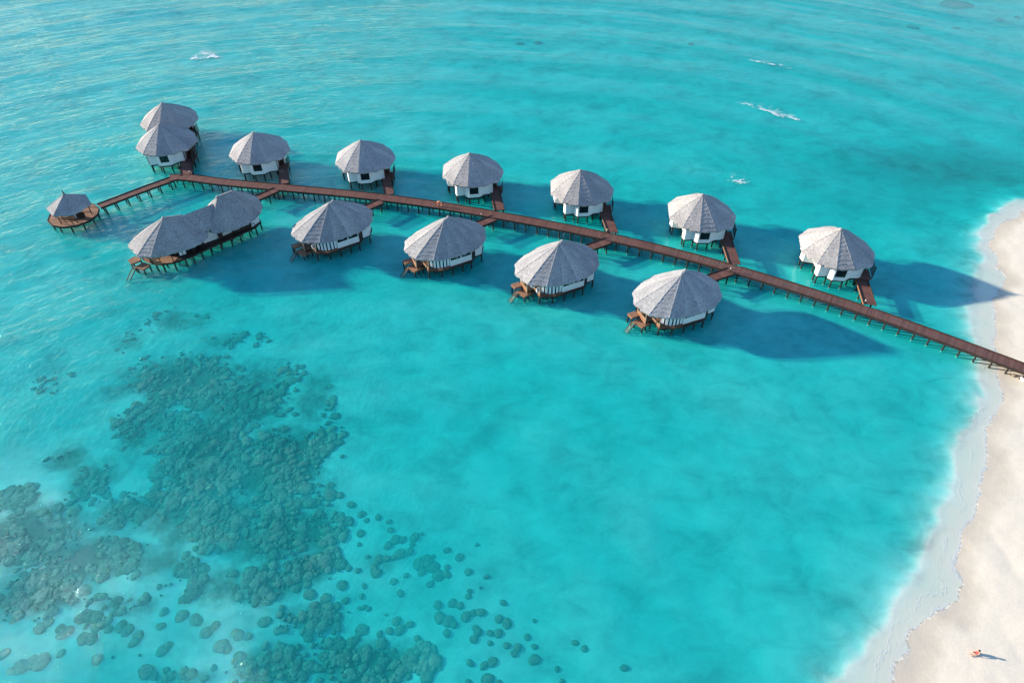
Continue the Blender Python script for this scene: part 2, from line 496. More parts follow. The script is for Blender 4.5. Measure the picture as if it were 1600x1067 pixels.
# ------------------------------------------------------------------ terrain: seabed and beach
SHORE = np.array([(150, 95), (134, 118), (122, 128), (109.95, 126.6), (104.5, 123.6), (99.5, 119.0), (95.6, 113.9), (94.6, 108.5), (93.2, 103.7),
                  (89.6, 99.2), (87.6, 95.8), (84.9, 91.0), (82.8, 87.0), (80.9, 83.3), (79.4, 79.3), (77.9, 75.3), (76.3, 71.8), (73.9, 68.6), (71.9, 65.9), (70.4, 63.7),
                  (69.3, 60.7), (67.5, 57.9), (64.9, 54.8), (62.6, 52.0), (59.1, 48.7), (57.2, 46.2), (56.1, 44.1), (55.8, 41.6), (53.9, 39.5), (49.5, 36.6),
                  (46.3, 34.4), (43.8, 31.6), (42.0, 28.0), (39, 20), (36, 5), (45, -40), (110, -60), (165, 0), (170, 60)])
OUTER = np.array([(148, 101), (134, 124), (120, 133), (107, 129.2), (100.6, 123.2), (96.0, 117.0), (92.6, 109.9), (87.4, 101.5), (82.4, 94.3), (80.2, 89), (78.9, 84.3), (76.9, 78.5),
                  (73.6, 73.2), (69.9, 68.0), (65.6, 62.5), (61.8, 57.0), (57.9, 51.7), (54.0, 46.8), (50.4, 42.4), (45.5, 37.9), (40.8, 33.7), (36.4, 29.6),
                  (33, 20), (30, 5), (40, -48), (112, -68), (173, -4), (178, 64)])


def sdist(X, Y, P):
    """signed distance to the closed polygon P, positive inside (landward)"""
    X = X.ravel(); Y = Y.ravel()
    best = np.full(X.shape, 1e9); ins = np.zeros(X.shape, dtype=bool)
    n = len(P)
    for i in range(n):
        ax, ay = P[i]; bx, by = P[(i + 1) % n]
        dx, dy = bx - ax, by - ay
        t = np.clip(((X - ax) * dx + (Y - ay) * dy) / (dx * dx + dy * dy), 0, 1)
        best = np.minimum(best, (X - ax - t * dx) ** 2 + (Y - ay - t * dy) ** 2)
        if ay != by:
            c = ((ay > Y) != (by > Y)) & (X < (bx - ax) * (Y - ay) / (by - ay) + ax)
            ins ^= c
    d = np.sqrt(best)
    return np.where(ins, d, -d)


def terrain(X, Y):
    sh = np.shape(X)
    X = np.asarray(X, dtype=np.float64).ravel(); Y = np.asarray(Y, dtype=np.float64).ravel()
    wig = (fbm(X * 0.35, Y * 0.35, 3, 5) - 0.5) * 2.2 + (np.abs(vnoise(X * 0.16 + 9, Y * 0.16, 8) - 0.5) * 2 - 0.5) * 1.3
    d = sdist(X, Y, SHORE) + wig * 0.8
    o = sdist(X, Y, OUTER) + (fbm(X * 0.22, Y * 0.22, 3, 15) - 0.5) * 3.0
    # land: foreshore facing the sea, low berm, flat behind that tilts gently away
    land = 0.052 * np.minimum(d, 10.5) - 0.016 * np.clip(d - 10.5, 0, 14) * sstep(9, 13, d)
    land = land + (fbm(X * 0.8, Y * 0.8, 3, 21) - 0.5) * 0.022 * sstep(2.0, 7, d) + (fbm(X * 0.12, Y * 0.12, 2, 33) - 0.5) * 0.07 * sstep(3, 9, d)
    # wash: a few centimetres of water between the two lines
    wash = -0.012 - 0.020 * np.clip(-d, 0, 6) / 3.0 + (fbm(X * 0.5, Y * 0.5, 3, 41) - 0.5) * 0.014 * sstep(0.3, 2, -d)
    base = 0.47 + (fbm(X / 26, Y / 26, 4, 51) - 0.5) * 0.36 + (fbm(X / 7, Y / 7, 4, 57) - 0.5) * 0.26
    rg_, ar_ = np.hypot(X - RING[0], Y - RING[1]), np.arctan2(Y - RING[1], X - RING[0])
    base = base + (fbm(rg_ / 5.5, ar_ * 5, 4, 61) - 0.5) * 0.30
    base = base + 0.10 * sstep(120, 260, Y)
    base = base + 1.3 * np.exp(-(((X - 104) / 26) ** 2 + ((Y - 144) / 11) ** 2)) + 0.55 * np.exp(-(((X - 88) / 22) ** 2 + ((Y - 128) / 7) ** 2))
    base = 0.38 + np.logaddexp(0, (base - 0.38) / 0.05) * 0.05 * 0.92
    deep = -base
    t = 1 - np.exp(np.minimum(o, 0) / 3.2)
    z = np.where(d > 0, land, np.where(o > 0, wash, wash * (1 - t) + deep * t))
    z = np.where(d > 0, np.maximum(z, 0.002 + 0.02 * np.minimum(d, 1)), z)
    return z.reshape(sh), d.reshape(sh), o.reshape(sh)


def tz(x, y):
    return float(terrain(np.array([x]), np.array([y]))[0][0])


def axis(fine0, fine1, step, far0, far1):
    a = [fine0]
    s = step
    lo = []
    x = fine0
    while x > far0:
        s *= 1.35; x -= s; lo.append(max(x, far0))
    mid = list(np.arange(fine0, fine1 + 1e-6, step))
    hi = []; x = mid[-1]; s = step
    while x < far1:
        s *= 1.35; x += s; hi.append(min(x, far1))
    return np.array(sorted(set(lo)) + mid + sorted(set(hi)))


def reef_density(X, Y):
    """how much of the bottom the merged reef covers, world plan"""
    X = np.asarray(X, dtype=np.float64); Y = np.asarray(Y, dtype=np.float64)
    D = np.zeros(X.shape)
    for cx, cy, rx, ry, w in REEF_BLOBS:
        D = np.maximum(D, w * np.exp(-(((X - cx) / rx) ** 2 + ((Y - cy) / ry) ** 2) ** 1.5))
    return D


# centres of the reef's lobes (x, y, half sizes, weight)
REEF_BLOBS = [(-51.5, 75.7, 11.3, 6.6, 0.8), (-40.4, 72.9, 10.6, 8.6, 0.95), (-34.2, 60.4, 8.3, 9.8, 1.0), (-43.5, 60.4, 9.3, 8.5, 1.0), (-55.1, 66.4, 7.7, 7.2, 0.75), (-56.9, 77.8, 6.3, 5.3, 0.65), (-30.5, 49.0, 7.2, 5.5, 1.0), (-39.0, 50.4, 9.4, 5.1, 0.95), (-49.0, 51.9, 7.8, 4.4, 1.105), (-59.8, 57.6, 5.4, 4.0, 0.78), (-62.7, 49.0, 7.2, 5.0, 1.25), (-53.4, 45.2, 7.4, 3.5, 1.1700000000000002), (-58.4, 40.5, 5.5, 3.2, 1.1700000000000002), (-43.9, 43.9, 6.5, 2.9, 0.75), (-36.6, 41.3, 4.8, 2.6, 0.8), (-30.4, 42.2, 4.8, 3.1, 0.8), (-59.0, 91.2, 6.2, 3.5, 0.55), (-48.5, 86.2, 7.7, 2.5, 0.4), (-64.4, 86.2, 5.5, 3.3, 0.4), (-17.5, 31.7, 8.0, 3.5, 1.0), (-26.2, 31.3, 5.5, 2.9, 0.95), (-23.8, 37.2, 4.6, 1.8, 0.8), (-67.9, 53.9, 3.5, 2.3, 1.04), (-63.9, 60.4, 3.7, 2.6, 0.7150000000000001), (-62.7, 72.9, 5.0, 3.5, 0.45), (-74.1, 75.7, 6.2, 3.2, 0.35), (-16.3, 44.3, 2.9, 1.8, 0.5), (-26.1, 44.3, 4.1, 2.5, 0.85), (-46.9, 39.2, 4.7, 1.8, 0.78), (-51.2, 36.9, 3.1, 1.4, 0.65), (-36.0, 30.3, 4.3, 1.3, 0.6)]


def build_ground():
    xs = axis(-190, 150, 0.75, -4000, 4000)
    ys = axis(12, 285, 0.75, -3000, 5000)
    # finer columns along the beach
    xs = np.array(sorted(set(list(xs) + list(np.arange(36.1, 112, 0.375)))))
    xs = xs[np.concatenate(([True], np.diff(xs) > 0.05))]
    ys = np.array(sorted(set(list(ys) + list(np.arange(24.2, 128, 0.375)))))
    ys = ys[np.concatenate(([True], np.diff(ys) > 0.05))]
    X, Y = np.meshgrid(xs, ys)
    Z, d, o = terrain(X, Y)
    nx, ny = len(xs), len(ys)
    V = np.stack([X.ravel(), Y.ravel(), Z.ravel()], 1)
    I = np.arange(nx * ny).reshape(ny, nx)
    F = np.stack([I[:-1, :-1].ravel(), I[:-1, 1:].ravel(), I[1:, 1:].ravel(), I[1:, :-1].ravel()], 1)
    dl = d.ravel()[F].mean(1) > 0.0
    for name, msk, m in (('beach', dl, M_beach), ('seabed', ~dl, M_seabed)):
        f = F[msk]; u, inv = np.unique(f, return_inverse=True)
        me = np_mesh(name, V[u], inv.reshape(f.shape), m)
        if name == 'seabed':
            vx, vy = V[u][:, 0], V[u][:, 1]
            D = reef_density(vx, vy)
            rub = D * 0.85 - 0.05 + (fbm(vx / 5, vy / 5, 4, 71) - 0.5) * 1.1 * sstep(0.03, 0.3, D)
            nr = sstep(-0.6, 1.6, o.ravel()[u])
            at = me.attributes.new('near_shore', 'FLOAT', 'POINT'); at.data.foreach_set('value', nr.astype(np.float32))
            at = me.attributes.new('rubble', 'FLOAT', 'POINT'); at.data.foreach_set('value', np.clip(rub, 0, 1).astype(np.float32))
        tag(obj(name, me, m), kind='structure')


build_ground()


def water_z(X, Y, Zt, d, o):
    dx, dy = X - RING[0], Y - RING[1]
    rad = np.hypot(dx, dy); arc = np.arctan2(dy, dx)
    warp = (fbm(X / 30, Y / 30, 3, 81) - 0.5) * 16
    calm = sstep(-2, -40, o)                                             # waves die out towards the beach
    west = sstep(20, -60, X) * 0.75 + 0.25
    west = np.maximum(west, sstep(150, 230, Y) * 0.7)
    swell = np.sin((rad + warp) * 2 * math.pi / 21.0)
    swell = np.sign(swell) * np.abs(swell) ** 1.4
    chopw = (fbm(rad / 3.2, arc * 9, 4, 91) - 0.5)
    Z = calm * (swell * (0.05 + 0.06 * sstep(90, 200, Y)) + chopw * 0.32 * west * (0.55 + 0.45 * sstep(50, 95, Y)))
    Z = np.where(o > -0.5, 0, Z)
    far = (np.abs(X) > 230) | (Y > 300) | (Y < 5)
    Z = np.where(far, 0, Z)
    Z = np.maximum(Z, Zt + 0.012 * (d < 0))
    Z = np.where(d > 0, 0.0, Z)
    return Z


def build_water():
    xs = axis(-200, 150, 0.8, -4000, 4000)
    ys = axis(12, 285, 0.8, -3000, 5000)
    X, Y = np.meshgrid(xs, ys)
    Zt, d, o = terrain(X, Y)
    Z = water_z(X, Y, Zt, d, o)
    nx, ny = len(xs), len(ys)
    V = np.stack([X.ravel(), Y.ravel(), Z.ravel()], 1)
    I = np.arange(nx * ny).reshape(ny, nx)
    F = np.stack([I[:-1, :-1].ravel(), I[:-1, 1:].ravel(), I[1:, 1:].ravel(), I[1:, :-1].ravel()], 1)
    n0 = len(V); zb = -3.0
    # closed box: perimeter skirt as quads down to a matching bottom ring, then one bottom n-gon
    ring = list(I[0, :]) + list(I[1:, -1]) + list(I[-1, -2::-1]) + list(I[-2:0:-1, 0])
    B = V[ring].copy(); B[:, 2] = zb
    V = np.vstack([V, B]); m = len(ring)
    sk = np.array([(ring[k], n0 + k, n0 + (k + 1) % m, ring[(k + 1) % m]) for k in range(m)])
    F = np.vstack([F, sk])
    # bottom: fan of quads between opposite sides
    top = [n0 + k for k in range(nx)]
    c0, c1, c2, c3 = n0, n0 + nx - 1, n0 + nx - 1 + ny - 1, n0 + 2 * (nx - 1) + ny - 1
    me_faces = F
    me = bpy.data.meshes.new('lagoon_water')
    me.vertices.add(len(V)); me.vertices.foreach_set('co', V.astype(np.float32).ravel())
    loops = np.concatenate([me_faces.ravel(), np.array([n0 + k for k in range(m)][::-1])]).astype(np.int32)
    starts = np.concatenate([np.arange(0, me_faces.size, 4), [me_faces.size]]).astype(np.int32)
    me.loops.add(len(loops)); me.loops.foreach_set('vertex_index', loops)
    me.polygons.add(len(starts)); me.polygons.foreach_set('loop_start', starts)
    sm = np.ones(len(starts), dtype=bool); sm[-1 - m:] = False
    me.polygons.foreach_set('use_smooth', sm)
    me.materials.append(M_water)
    me.update(calc_edges=True)
    ch = 0.16 + 0.84 * np.clip(sstep(10, -75, X + (Y - 90) * -0.10), 0, 1)
    ch = np.maximum(ch, 0.38 * sstep(120, 220, Y))
    ch = ch * (0.68 + 0.32 * sstep(52, 100, Y))
    ch = ch * (0.75 + 0.5 * fbm(X / 18, Y / 18, 3, 95)) * (0.12 + 0.88 * sstep(0, -14, o))
    mk = 0.30 + 0.16 * (fbm(X / 14, Y / 14, 4, 99) - 0.5)
    mk = mk * (1 - 0.5 * np.exp(-(((X - 102) / 28) ** 2 + ((Y - 142) / 13) ** 2)))
    mk = mk * sstep(1.0, -6, o) * (1 - 0.35 * np.clip(reef_density(X, Y), 0, 1))
    z4 = np.zeros(m)
    a = me.attributes.new('chop', 'FLOAT', 'POINT'); a.data.foreach_set('value', np.concatenate([ch.ravel(), z4]).astype(np.float32))
    a = me.attributes.new('murk', 'FLOAT', 'POINT'); a.data.foreach_set('value', np.concatenate([mk.ravel(), z4]).astype(np.float32))
    tag(obj('lagoon_water', me, M_water), kind='structure')


build_water()


# ------------------------------------------------------------------ reef and coral heads
def dome(nseg, nring, seed, rough):
    rg = random.Random(seed)
    vs = []; fs = []
    ph = [rg.random() * 6.28 for _ in range(4)]
    for j in range(nring):
        t = j / nring * math.pi / 2
        for k in range(nseg):
            a = 2 * math.pi * k / nseg
            w = 1 + rough * (0.55 * math.sin(2 * a + ph[0]) + 0.5 * math.sin(3 * a + ph[1]) + 0.35 * math.sin(5 * a + ph[2])) + rg.uniform(-1, 1) * rough * 0.5
            r = math.cos(t) * w
            vs.append((r * math.cos(a), r * math.sin(a), math.sin(t) ** 0.8 * (1 + rg.uniform(-1, 1) * rough * 0.8) - (0.12 if j == 0 else 0)))
    vs.append((0, 0, 1.0))
    for j in range(nring - 1):
        for k in range(nseg):
            fs.append((j * nseg + k, j * nseg + (k + 1) % nseg, (j + 1) * nseg + (k + 1) % nseg, (j + 1) * nseg + k))
    top = len(vs) - 1; j = nring - 1
    for k in range(nseg):
        fs.append((j * nseg + k, j * nseg + (k + 1) % nseg, top))
    return vs, fs


def build_reef():
    n_try = 26000
    X = RNG.uniform(-95, -4, n_try); Y = RNG.uniform(24, 100, n_try)
    D = reef_density(X, Y)
    cl = fbm(X / 4.5, Y / 4.5, 4, 71)
    p = np.clip(D * 1.0 - 0.20 + (cl - 0.5) * 2.6 * sstep(0.05, 0.3, D), 0, 1)
    keep = RNG.random(n_try) < p * 0.85 * (1 - 0.55 * sstep(64, 84, Y))
    X, Y, p = X[keep], Y[keep], p[keep]
    Zt = np.minimum(terrain(X, Y)[0], -0.24)
    tm = [dome(9, 3, s, 0.20) for s in range(5)]
    mb_v = []; mb_f = []; n = 0
    for i in range(len(X)):
        vs, fs = tm[i % 5]
        r = (0.16 + 0.85 * RNG.random() ** 2.3) * (0.75 + 0.5 * p[i]); h = min(RNG.uniform(0.10, 0.24), -Zt[i] - 0.20)
        a = RNG.uniform(0, 6.28); e = RNG.uniform(0.7, 1.0)
        ca, sa = math.cos(a), math.sin(a)
        for x, y, z in vs:
            mb_v.append((X[i] + r * (x * ca - y * e * sa), Y[i] + r * (x * sa + y * e * ca), Zt[i] + z * h))
        mb_f.extend([[q + n for q in f] for f in fs]); n += len(vs)
    me = bpy.data.meshes.new('coral_reef'); me.from_pydata(mb_v, [], mb_f)
    me.polygons.foreach_set('use_smooth', [True] * len(me.polygons))
    me.materials.append(M_reef); me.update()
    o = obj('coral_reef', me, M_reef)
    tag(o, 'dark patchy coral reef merged under the clear water', None, None, 'stuff')


build_reef()

# separate coral heads: (x, y, radius) in metres on the lagoon floor
HEADS = [(-25.16,54.7,1.07),(-23.81,54.62,0.6),(-22.06,53.15,0.72),(-21.97,50.7,0.65),(-20.34,51.63,0.65),(-19.55,50.7,0.45),(-18.07,51.19,0.52),(-16.53,50.52,0.45),(-22.0,49.07,0.45),(-20.03,48.71,0.63),(-16.14,49.25,0.48),(-19.93,47.12,0.34),(-16.15,46.95,0.68),(-15.32,47.82,0.75),(-14.38,47.82,0.63),(-12.84,48.18,0.82),(-11.95,48.71,0.32),(-18.56,45.3,0.37),(-17.11,44.9,0.77),(-16.06,45.07,0.62),(-15.16,45.24,0.47),(-14.45,45.75,0.78),(-13.25,46.09,0.69),(-17.16,43.08,0.76),(-17.58,43.9,0.46),(-11.84,44.4,1.07),(-10.8,44.73,1.08),(-9.96,43.9,0.92),(-11.42,43.25,0.67),(-9.26,42.76,0.85),(-8.21,42.92,0.6),(-10.22,41.64,0.6),(-8.28,43.9,0.42),(-8.45,46.33,0.56),(-6.74,45.3,0.67),(-5.51,43.25,0.58),(-3.22,42.6,0.46),(-4.59,47.12,0.31),(-13.34,42.76,0.4),(-14.8,41.95,0.54),(-13.81,40.44,0.56),(-5.24,40.69,0.38),(-5.36,40.01,0.42),(-3.92,41.16,0.24),(-1.07,39.21,0.49),(-9.05,38.91,0.59),(-7.28,39.15,0.65),(-6.38,38.84,0.58),(-8.69,37.35,0.86),(-7.65,36.91,0.8),(-7.7,35.47,0.57),(-6.91,36.47,0.52),(-5.53,37.5,0.75),(-4.68,37.94,0.52),(-3.76,38.0,0.67),(-1.57,37.2,0.57),(-0.62,36.62,0.72),(-4.32,36.04,0.46),(-4.02,35.55,0.57),(-4.47,34.76,0.57),(-2.6,35.47,0.51),(-1.61,35.47,0.63),(-2.57,34.28,0.37),(-0.61,34.0,0.48),(0.65,33.78,0.56),(0.23,33.1,0.47),(1.79,35.04,0.45),(2.61,33.92,0.39),(2.57,32.42,0.75),(5.14,31.4,0.41),(7.38,34.34,0.48),(8.4,33.65,0.47),(12.79,31.48,0.52),(2.68,37.0,0.32),(-4.79,32.02,0.52),(-3.19,31.75,0.6),(-2.24,32.15,0.66),(-2.74,30.17,0.81),(-4.89,29.92,0.4),(-1.52,29.92,0.4),(-13.82,36.91,0.63),(-12.2,36.53,0.57),(-13.27,35.9,0.79),(-14.53,35.75,0.57),(-15.62,35.38,0.51),(-11.12,34.82,0.48),(-10.96,33.23,0.5),(-15.22,37.71,0.23),(-17.98,38.69,0.44),(-17.45,38.48,0.41),(-18.48,38.54,0.35),(-18.49,40.07,0.44),(-18.4,41.38,0.42),(-21.17,41.48,0.75),(-20.4,39.51,0.59),(-19.51,43.41,0.48),(-20.75,43.74,0.48),(-21.48,44.4,0.37),(-23.5,44.57,0.76),(-26.87,42.11,0.48),(-28.0,38.54,0.41),(-24.87,40.22,0.89),(-22.86,39.76,0.74),(-21.36,38.84,0.58),(-22.15,37.65,0.96),(-17.82,35.9,0.85),(-20.07,34.2,0.78),(-18.72,34.48,0.7),(-16.88,33.51,0.69),(-24.51,47.3,0.88),(-23.46,45.92,0.62),(-10.24,45.41,0.43),(-13.05,47.12,0.44),(5.61,30.05,0.33),(-56.68,31.17,0.71),(-55.97,31.63,0.95),(-55.02,32.09,0.9),(-54.01,32.21,1.08),(-52.17,33.1,0.6),(-47.67,32.44,0.72),(-40.54,33.5,0.82),(-40.15,34.1,0.63),(-41.51,31.06,0.99),(-40.4,30.6,0.62),(-39.35,31.28,0.47),(-42.12,38.1,0.65),(-41.83,36.32,0.64),(-47.86,35.94,0.59),(-46.54,36.32,0.84),(-45.59,35.82,0.84),(-44.06,35.08,0.83),(-44.26,34.35,0.73),(-52.87,35.57,1.04),(-53.72,36.07,0.64),(-56.07,36.07,0.84),(-55.46,36.82,0.7),(-51.07,37.59,1.1),(-50.02,37.46,0.86),(-50.32,34.83,0.83),(-49.34,34.83,0.88),(-50.41,40.08,0.46),(-37.3,31.17,0.61),(-36.24,30.83,0.7),(-33.93,33.98,0.97),(-33.09,33.62,0.63),(-31.4,32.79,0.82),(-32.38,35.32,0.89),(-31.08,35.08,0.59),(-28.55,32.44,0.43),(-39.8,37.59,0.9),(-37.88,37.08,0.95),(-36.14,35.57,0.89),(-35.39,36.32,0.69),(-29.58,36.82,0.89),(-29.86,31.17,0.61),(-33.99,31.51,0.43),(-58.75,33.03,0.77),(-48.34,39.41,0.77),(-29.29,30.38,0.52),(-34.64,30.26,0.56),(-42.96,32.91,0.22),(-45.98,32.68,0.22)]
FAR_HEADS = [(160.5, 263.7, 6.0), (167.5, 247.4, 2.0), (134.8, 240.4, 2.2), (148.7, 239.2, 1.4), (57.0, 224.6, 1.1), (8.2, 225.7, 1.6), (2.5, 225.1, 1.3), (175.0, 250.0, 1.2)]


def build_heads():
    kinds = []
    for s in range(6):
        vs, fs = dome(16, 6, 100 + s, 0.09)
        mb = MB(); mb.add(vs, fs)
        kinds.append(mb.mesh('coral_head', M_coral, True))
    rg = random.Random(5)
    for i, (x, y, r) in enumerate(HEADS):
        o = obj('coral_head', kinds[i % 6], M_coral)
        z = tz(x, y)
        o.location = (x, y, z - 0.03)
        e = rg.uniform(0.75, 1.0)
        o.scale = (r, r * e, min(0.30, 0.13 + 0.12 * r) * rg.uniform(0.8, 1.1)); o.rotation_euler = (0, 0, rg.uniform(0, 6.28))
        gap = min(math.hypot(x - u, y - w_) - r - q for j, (u, w_, q) in enumerate(HEADS) if j != i)
        near = sum(1 for j, (u, w_, q) in enumerate(HEADS) if j != i and math.hypot(x - u, y - w_) - r - q < 0.1)
        size = 'tiny' if r < 0.55 else 'small' if r < 0.8 else 'medium' if r < 1.1 else 'large' if r < 1.6 else 'very large'
        how = 'lying well apart' if gap > 1.0 else 'lying alone' if gap > 0.1 else 'touching one neighbour' if near == 1 else 'in a tight cluster'
        where = 'on open pale sand right of the reef' if x > -3 else 'among the scattered heads beside the reef' if x > -14 else 'at the ragged right edge of the reef' if x > -26 else 'between the middle reef patches' if x > -42 else 'near the lower left reef patches'
        lab = f'{size} dark coral head {how} {where}'
        tag(o, lab, 'coral head', 'coral heads on the lagoon floor')
    for i, (x, y, r) in enumerate(FAR_HEADS):
        o = obj('coral_head', kinds[i % 6], M_coral)
        o.location = (x, y, tz(x, y) - 0.03); o.scale = (r, r * 0.8, -tz(x, y) - 0.10); o.rotation_euler = (0, 0, i)
        tag(o, ['widest dark coral patch at the far top edge of the lagoon', 'oval dark coral patch just below the widest one, far out', 'broad dark coral patch far out, nearer than the widest one',
               'small dark coral patch between the two broad ones far out', 'lone dark coral speck far out above the thin white crest', 'larger of two dark coral specks side by side far out', 'smaller of two dark coral specks side by side far out', 'dark coral speck at the far right top edge'][i], 'coral head', 'coral patches far out')


build_heads()


# ------------------------------------------------------------------ decks: jetty and walkways
def smooth_path(P, it=3):
    P = [Vector(p) for p in P]
    for _ in range(it):
        Q = [P[0]]
        for a, b in zip(P, P[1:]):
            Q += [a.lerp(b, 0.25), a.lerp(b, 0.75)]
        Q.append(P[-1]); P = Q
    return P


def walk(P, step, start=0.0):
    """points and tangents every step along the polyline"""
    out = []; t = start; acc = 0.0
    for a, b in zip(P, P[1:]):
        L = (b - a).length
        if L < 1e-6: continue
        d = (b - a) / L
        while t <= acc + L:
            out.append((a + d * (t - acc), d)); t += step
        acc += L
    return out


M_pilemesh = {}


def pile_mesh(z0, z1, r=0.15):
    k = (round(z0, 2), round(z1, 2), r)
    if k not in M_pilemesh:
        M_pilemesh[k] = MB().tube((0, 0, z0), (0, 0, z1), r * 1.05, r, 8).mesh('pile', M_pile)
    return M_pilemesh[k]


def deck_run(root, path, width, ztop_, pile_step, first=1.2, skip=lambda p: False, curb=True, zpile=-0.75, edge_mat=None, gaps=()):
    zf = ztop_ if callable(ztop_) else (lambda p: ztop_)
    P = smooth_path(path) if len(path) > 2 else [Vector(p) for p in path]
    hw = width / 2
    mb = MB()
    for p, d in walk(P, 0.23, 0.115):
        mb.box((p.x, p.y, zf(p) - 0.03 + random.uniform(-0.004, 0.004)), (0.205, width, 0.06), math.atan2(d.y, d.x))
    o = obj('planking', mb, M_deck, root); o['kind'] = 'stuff'
    pts = walk(P, 0.8)
    end = (P[-1], (P[-1] - P[-2]).normalized())
    if (pts[-1][0] - end[0]).length > 0.05: pts.append(end)
    for s in (-1, 1):
        mb = MB()
        for (a, da), (b, db) in zip(pts, pts[1:]):
            na = Vector((-da.y, da.x)) * s * (hw + 0.06); nb = Vector((-db.y, db.x)) * s * (hw + 0.06)
            mb.bar((a.x + na.x, a.y + na.y, zf(a) - 0.13), (b.x + nb.x, b.y + nb.y, zf(b) - 0.13), 0.115, 0.34)
        obj('edge_beam', mb, edge_mat or M_dark, root)
        if curb:
            mb = MB()
            for (a, da), (b, db) in zip(pts, pts[1:]):
                na = Vector((-da.y, da.x)) * s * (hw + 0.06); nb = Vector((-db.y, db.x)) * s * (hw + 0.06)
                mid = (a + b) / 2 + (na + nb) / 2
                if any((mid - g_).length < 1.35 for g_ in gaps):
                    if mb.f: obj('kerb_rail', mb, M_dark, root); mb = MB()
                    continue
                mb.bar((a.x + na.x, a.y + na.y, zf(a) + 0.085), (b.x + nb.x, b.y + nb.y, zf(b) + 0.085), 0.13, 0.085)
            if mb.f: obj('kerb_rail', mb, M_dark, root)
    for p, d in walk(P, pile_step, first):
        if skip(p): continue
        ztop = zf(p)
        nrm = Vector((-d.y, d.x)); a = math.atan2(d.y, d.x)
        ca = p + nrm * (hw - 0.02); cb = p - nrm * (hw - 0.02)
        obj('cross_beam', MB().bar((ca.x, ca.y, ztop - 0.42), (cb.x, cb.y, ztop - 0.42), 0.18, 0.22), M_dark, root)
        for s in (-1, 1):
            q = p + nrm * s * (hw - 0.12)
            z = tz(q.x, q.y)
            if z > ztop - 0.5: continue
            obj('pile', pile_mesh(zpile, round(ztop - 0.53, 1)), M_pile, root, (q.x, q.y, 0))
    return root


JET = [(-76.6, 136.55), (-74.6, 137.0), (-72.5, 136.75), (-69, 136.0), (-65.9, 135.05), (-51.7, 132.55), (-40, 130.7), (-28.2, 128.4), (-15, 125.2), (-1.95, 121.0), (9, 117.4), (18.6, 113.8), (30, 108.9), (40.5, 103.75), (51, 98.0), (61.5, 91.8),
       (71.5, 85.2), (82.0, 77.6), (97, 66.5)]
jetty = thing('jetty', 'long curving brown plank jetty on dark piles running out from the beach', 'jetty')
def jet_z(p): return 2.0 - 0.45 * min(1.0, max(0.0, (p.x - 35) / 45))


WALK_ENDS = [Vector(p) for p in ((63.45, 93.0), (42.2, 104.7), (20.2, 114.9), (-2.6, 123.2), (-26.6, 129.7), (-50.4, 134.0), (40.0, 102.0), (18.2, 111.75), (-4.55, 119.7), (-28.6, 126.1), (-52.1, 130.8), (-73.4, 138.1), (-76.4, 135.9), (-76.0, 138.0))]
deck_run(jetty, JET, 2.40, jet_z, 2.38, 1.0, gaps=WALK_ENDS)

WALK = 'plank walkways branching off the jetty'
w = thing('walkway', 'plank walkway leading from the jetty to the small gazebo', 'walkway', group=WALK)
deck_run(w, [(-87.15, 124.9), (-84.5, 127.6), (-80, 132.2), (-75.9, 136.0)], 2.0, 1.98, 2.38, 0.8)
w = thing('walkway', 'dark plank walkway along the pair of villas at the far end of the jetty', 'walkway', group=WALK)
deck_run(w, [(-73.2, 137.9), (-74.8, 142.2), (-77.2, 150.0), (-79.7, 158.5)], 2.3, 1.98, 2.4, 1.0)
# slatted privacy screen on its outer side
scr = thing('slatted_screen', 'dark slatted timber screen beside the pair of villas at the jetty end', 'screen')
SP = [Vector((-73.2, 142.9)), Vector((-75.85, 151.5)), Vector((-78.0, 158.9))]
for i, (p, d) in enumerate(walk(SP, 1.45)):
    obj('post', MB().box((0, 0, 3.0), (0.12, 0.12, 2.1)), M_dark, scr, (p.x, p.y, 0))
for z in np.arange(2.2, 3.95, 0.24):
    mb = MB()
    for a, b in zip(SP, SP[1:]): mb.bar((a.x, a.y, z), (b.x, b.y, z), 0.05, 0.15)
    obj('slat', mb, M_dark, scr)

WA = {'A7': [(64.75, 100.4), (63.45, 93.0)], 'A6': [(42.45, 112.3), (42.2, 104.7)], 'A5': [(19.5, 121.9), (20.2, 114.9)], 'A4': [(-3.55, 130.0), (-2.6, 123.2)],
      'A3': [(-27.8, 135.6), (-26.6, 129.7)], 'A2': [(-51.4, 138.2), (-50.4, 134.0)],
      'B5': [(34.9, 99.45), (40.0, 102.0)], 'B4': [(13.5, 109.1), (18.2, 111.75)], 'B3': [(-8.8, 116.6), (-4.55, 119.7)], 'B2': [(-32.4, 122.6), (-28.6, 126.1)], 'B1': [(-55.3, 127.4), (-52.1, 130.8)]}
WLAB = {'A7': 'plank walkway to the white-walled villa nearest the beach', 'A6': 'plank walkway to the second white-walled villa from the beach', 'A5': 'plank walkway to the third white-walled villa from the beach',
        'A4': 'plank walkway to the fourth white-walled villa from the beach', 'A3': 'plank walkway to the fifth white-walled villa from the beach', 'A2': 'plank walkway to the sixth white-walled villa from the beach',
        'B5': 'short slanting walkway behind the oval lagoon villa nearest the beach', 'B4': 'short slanting walkway behind the second oval lagoon villa from the beach', 'B3': 'short slanting walkway behind the third oval lagoon villa from the beach',
        'B2': 'short slanting walkway behind the oval lagoon villa next to the double one', 'B1': 'short slanting walkway to the twin-roofed double villa'}
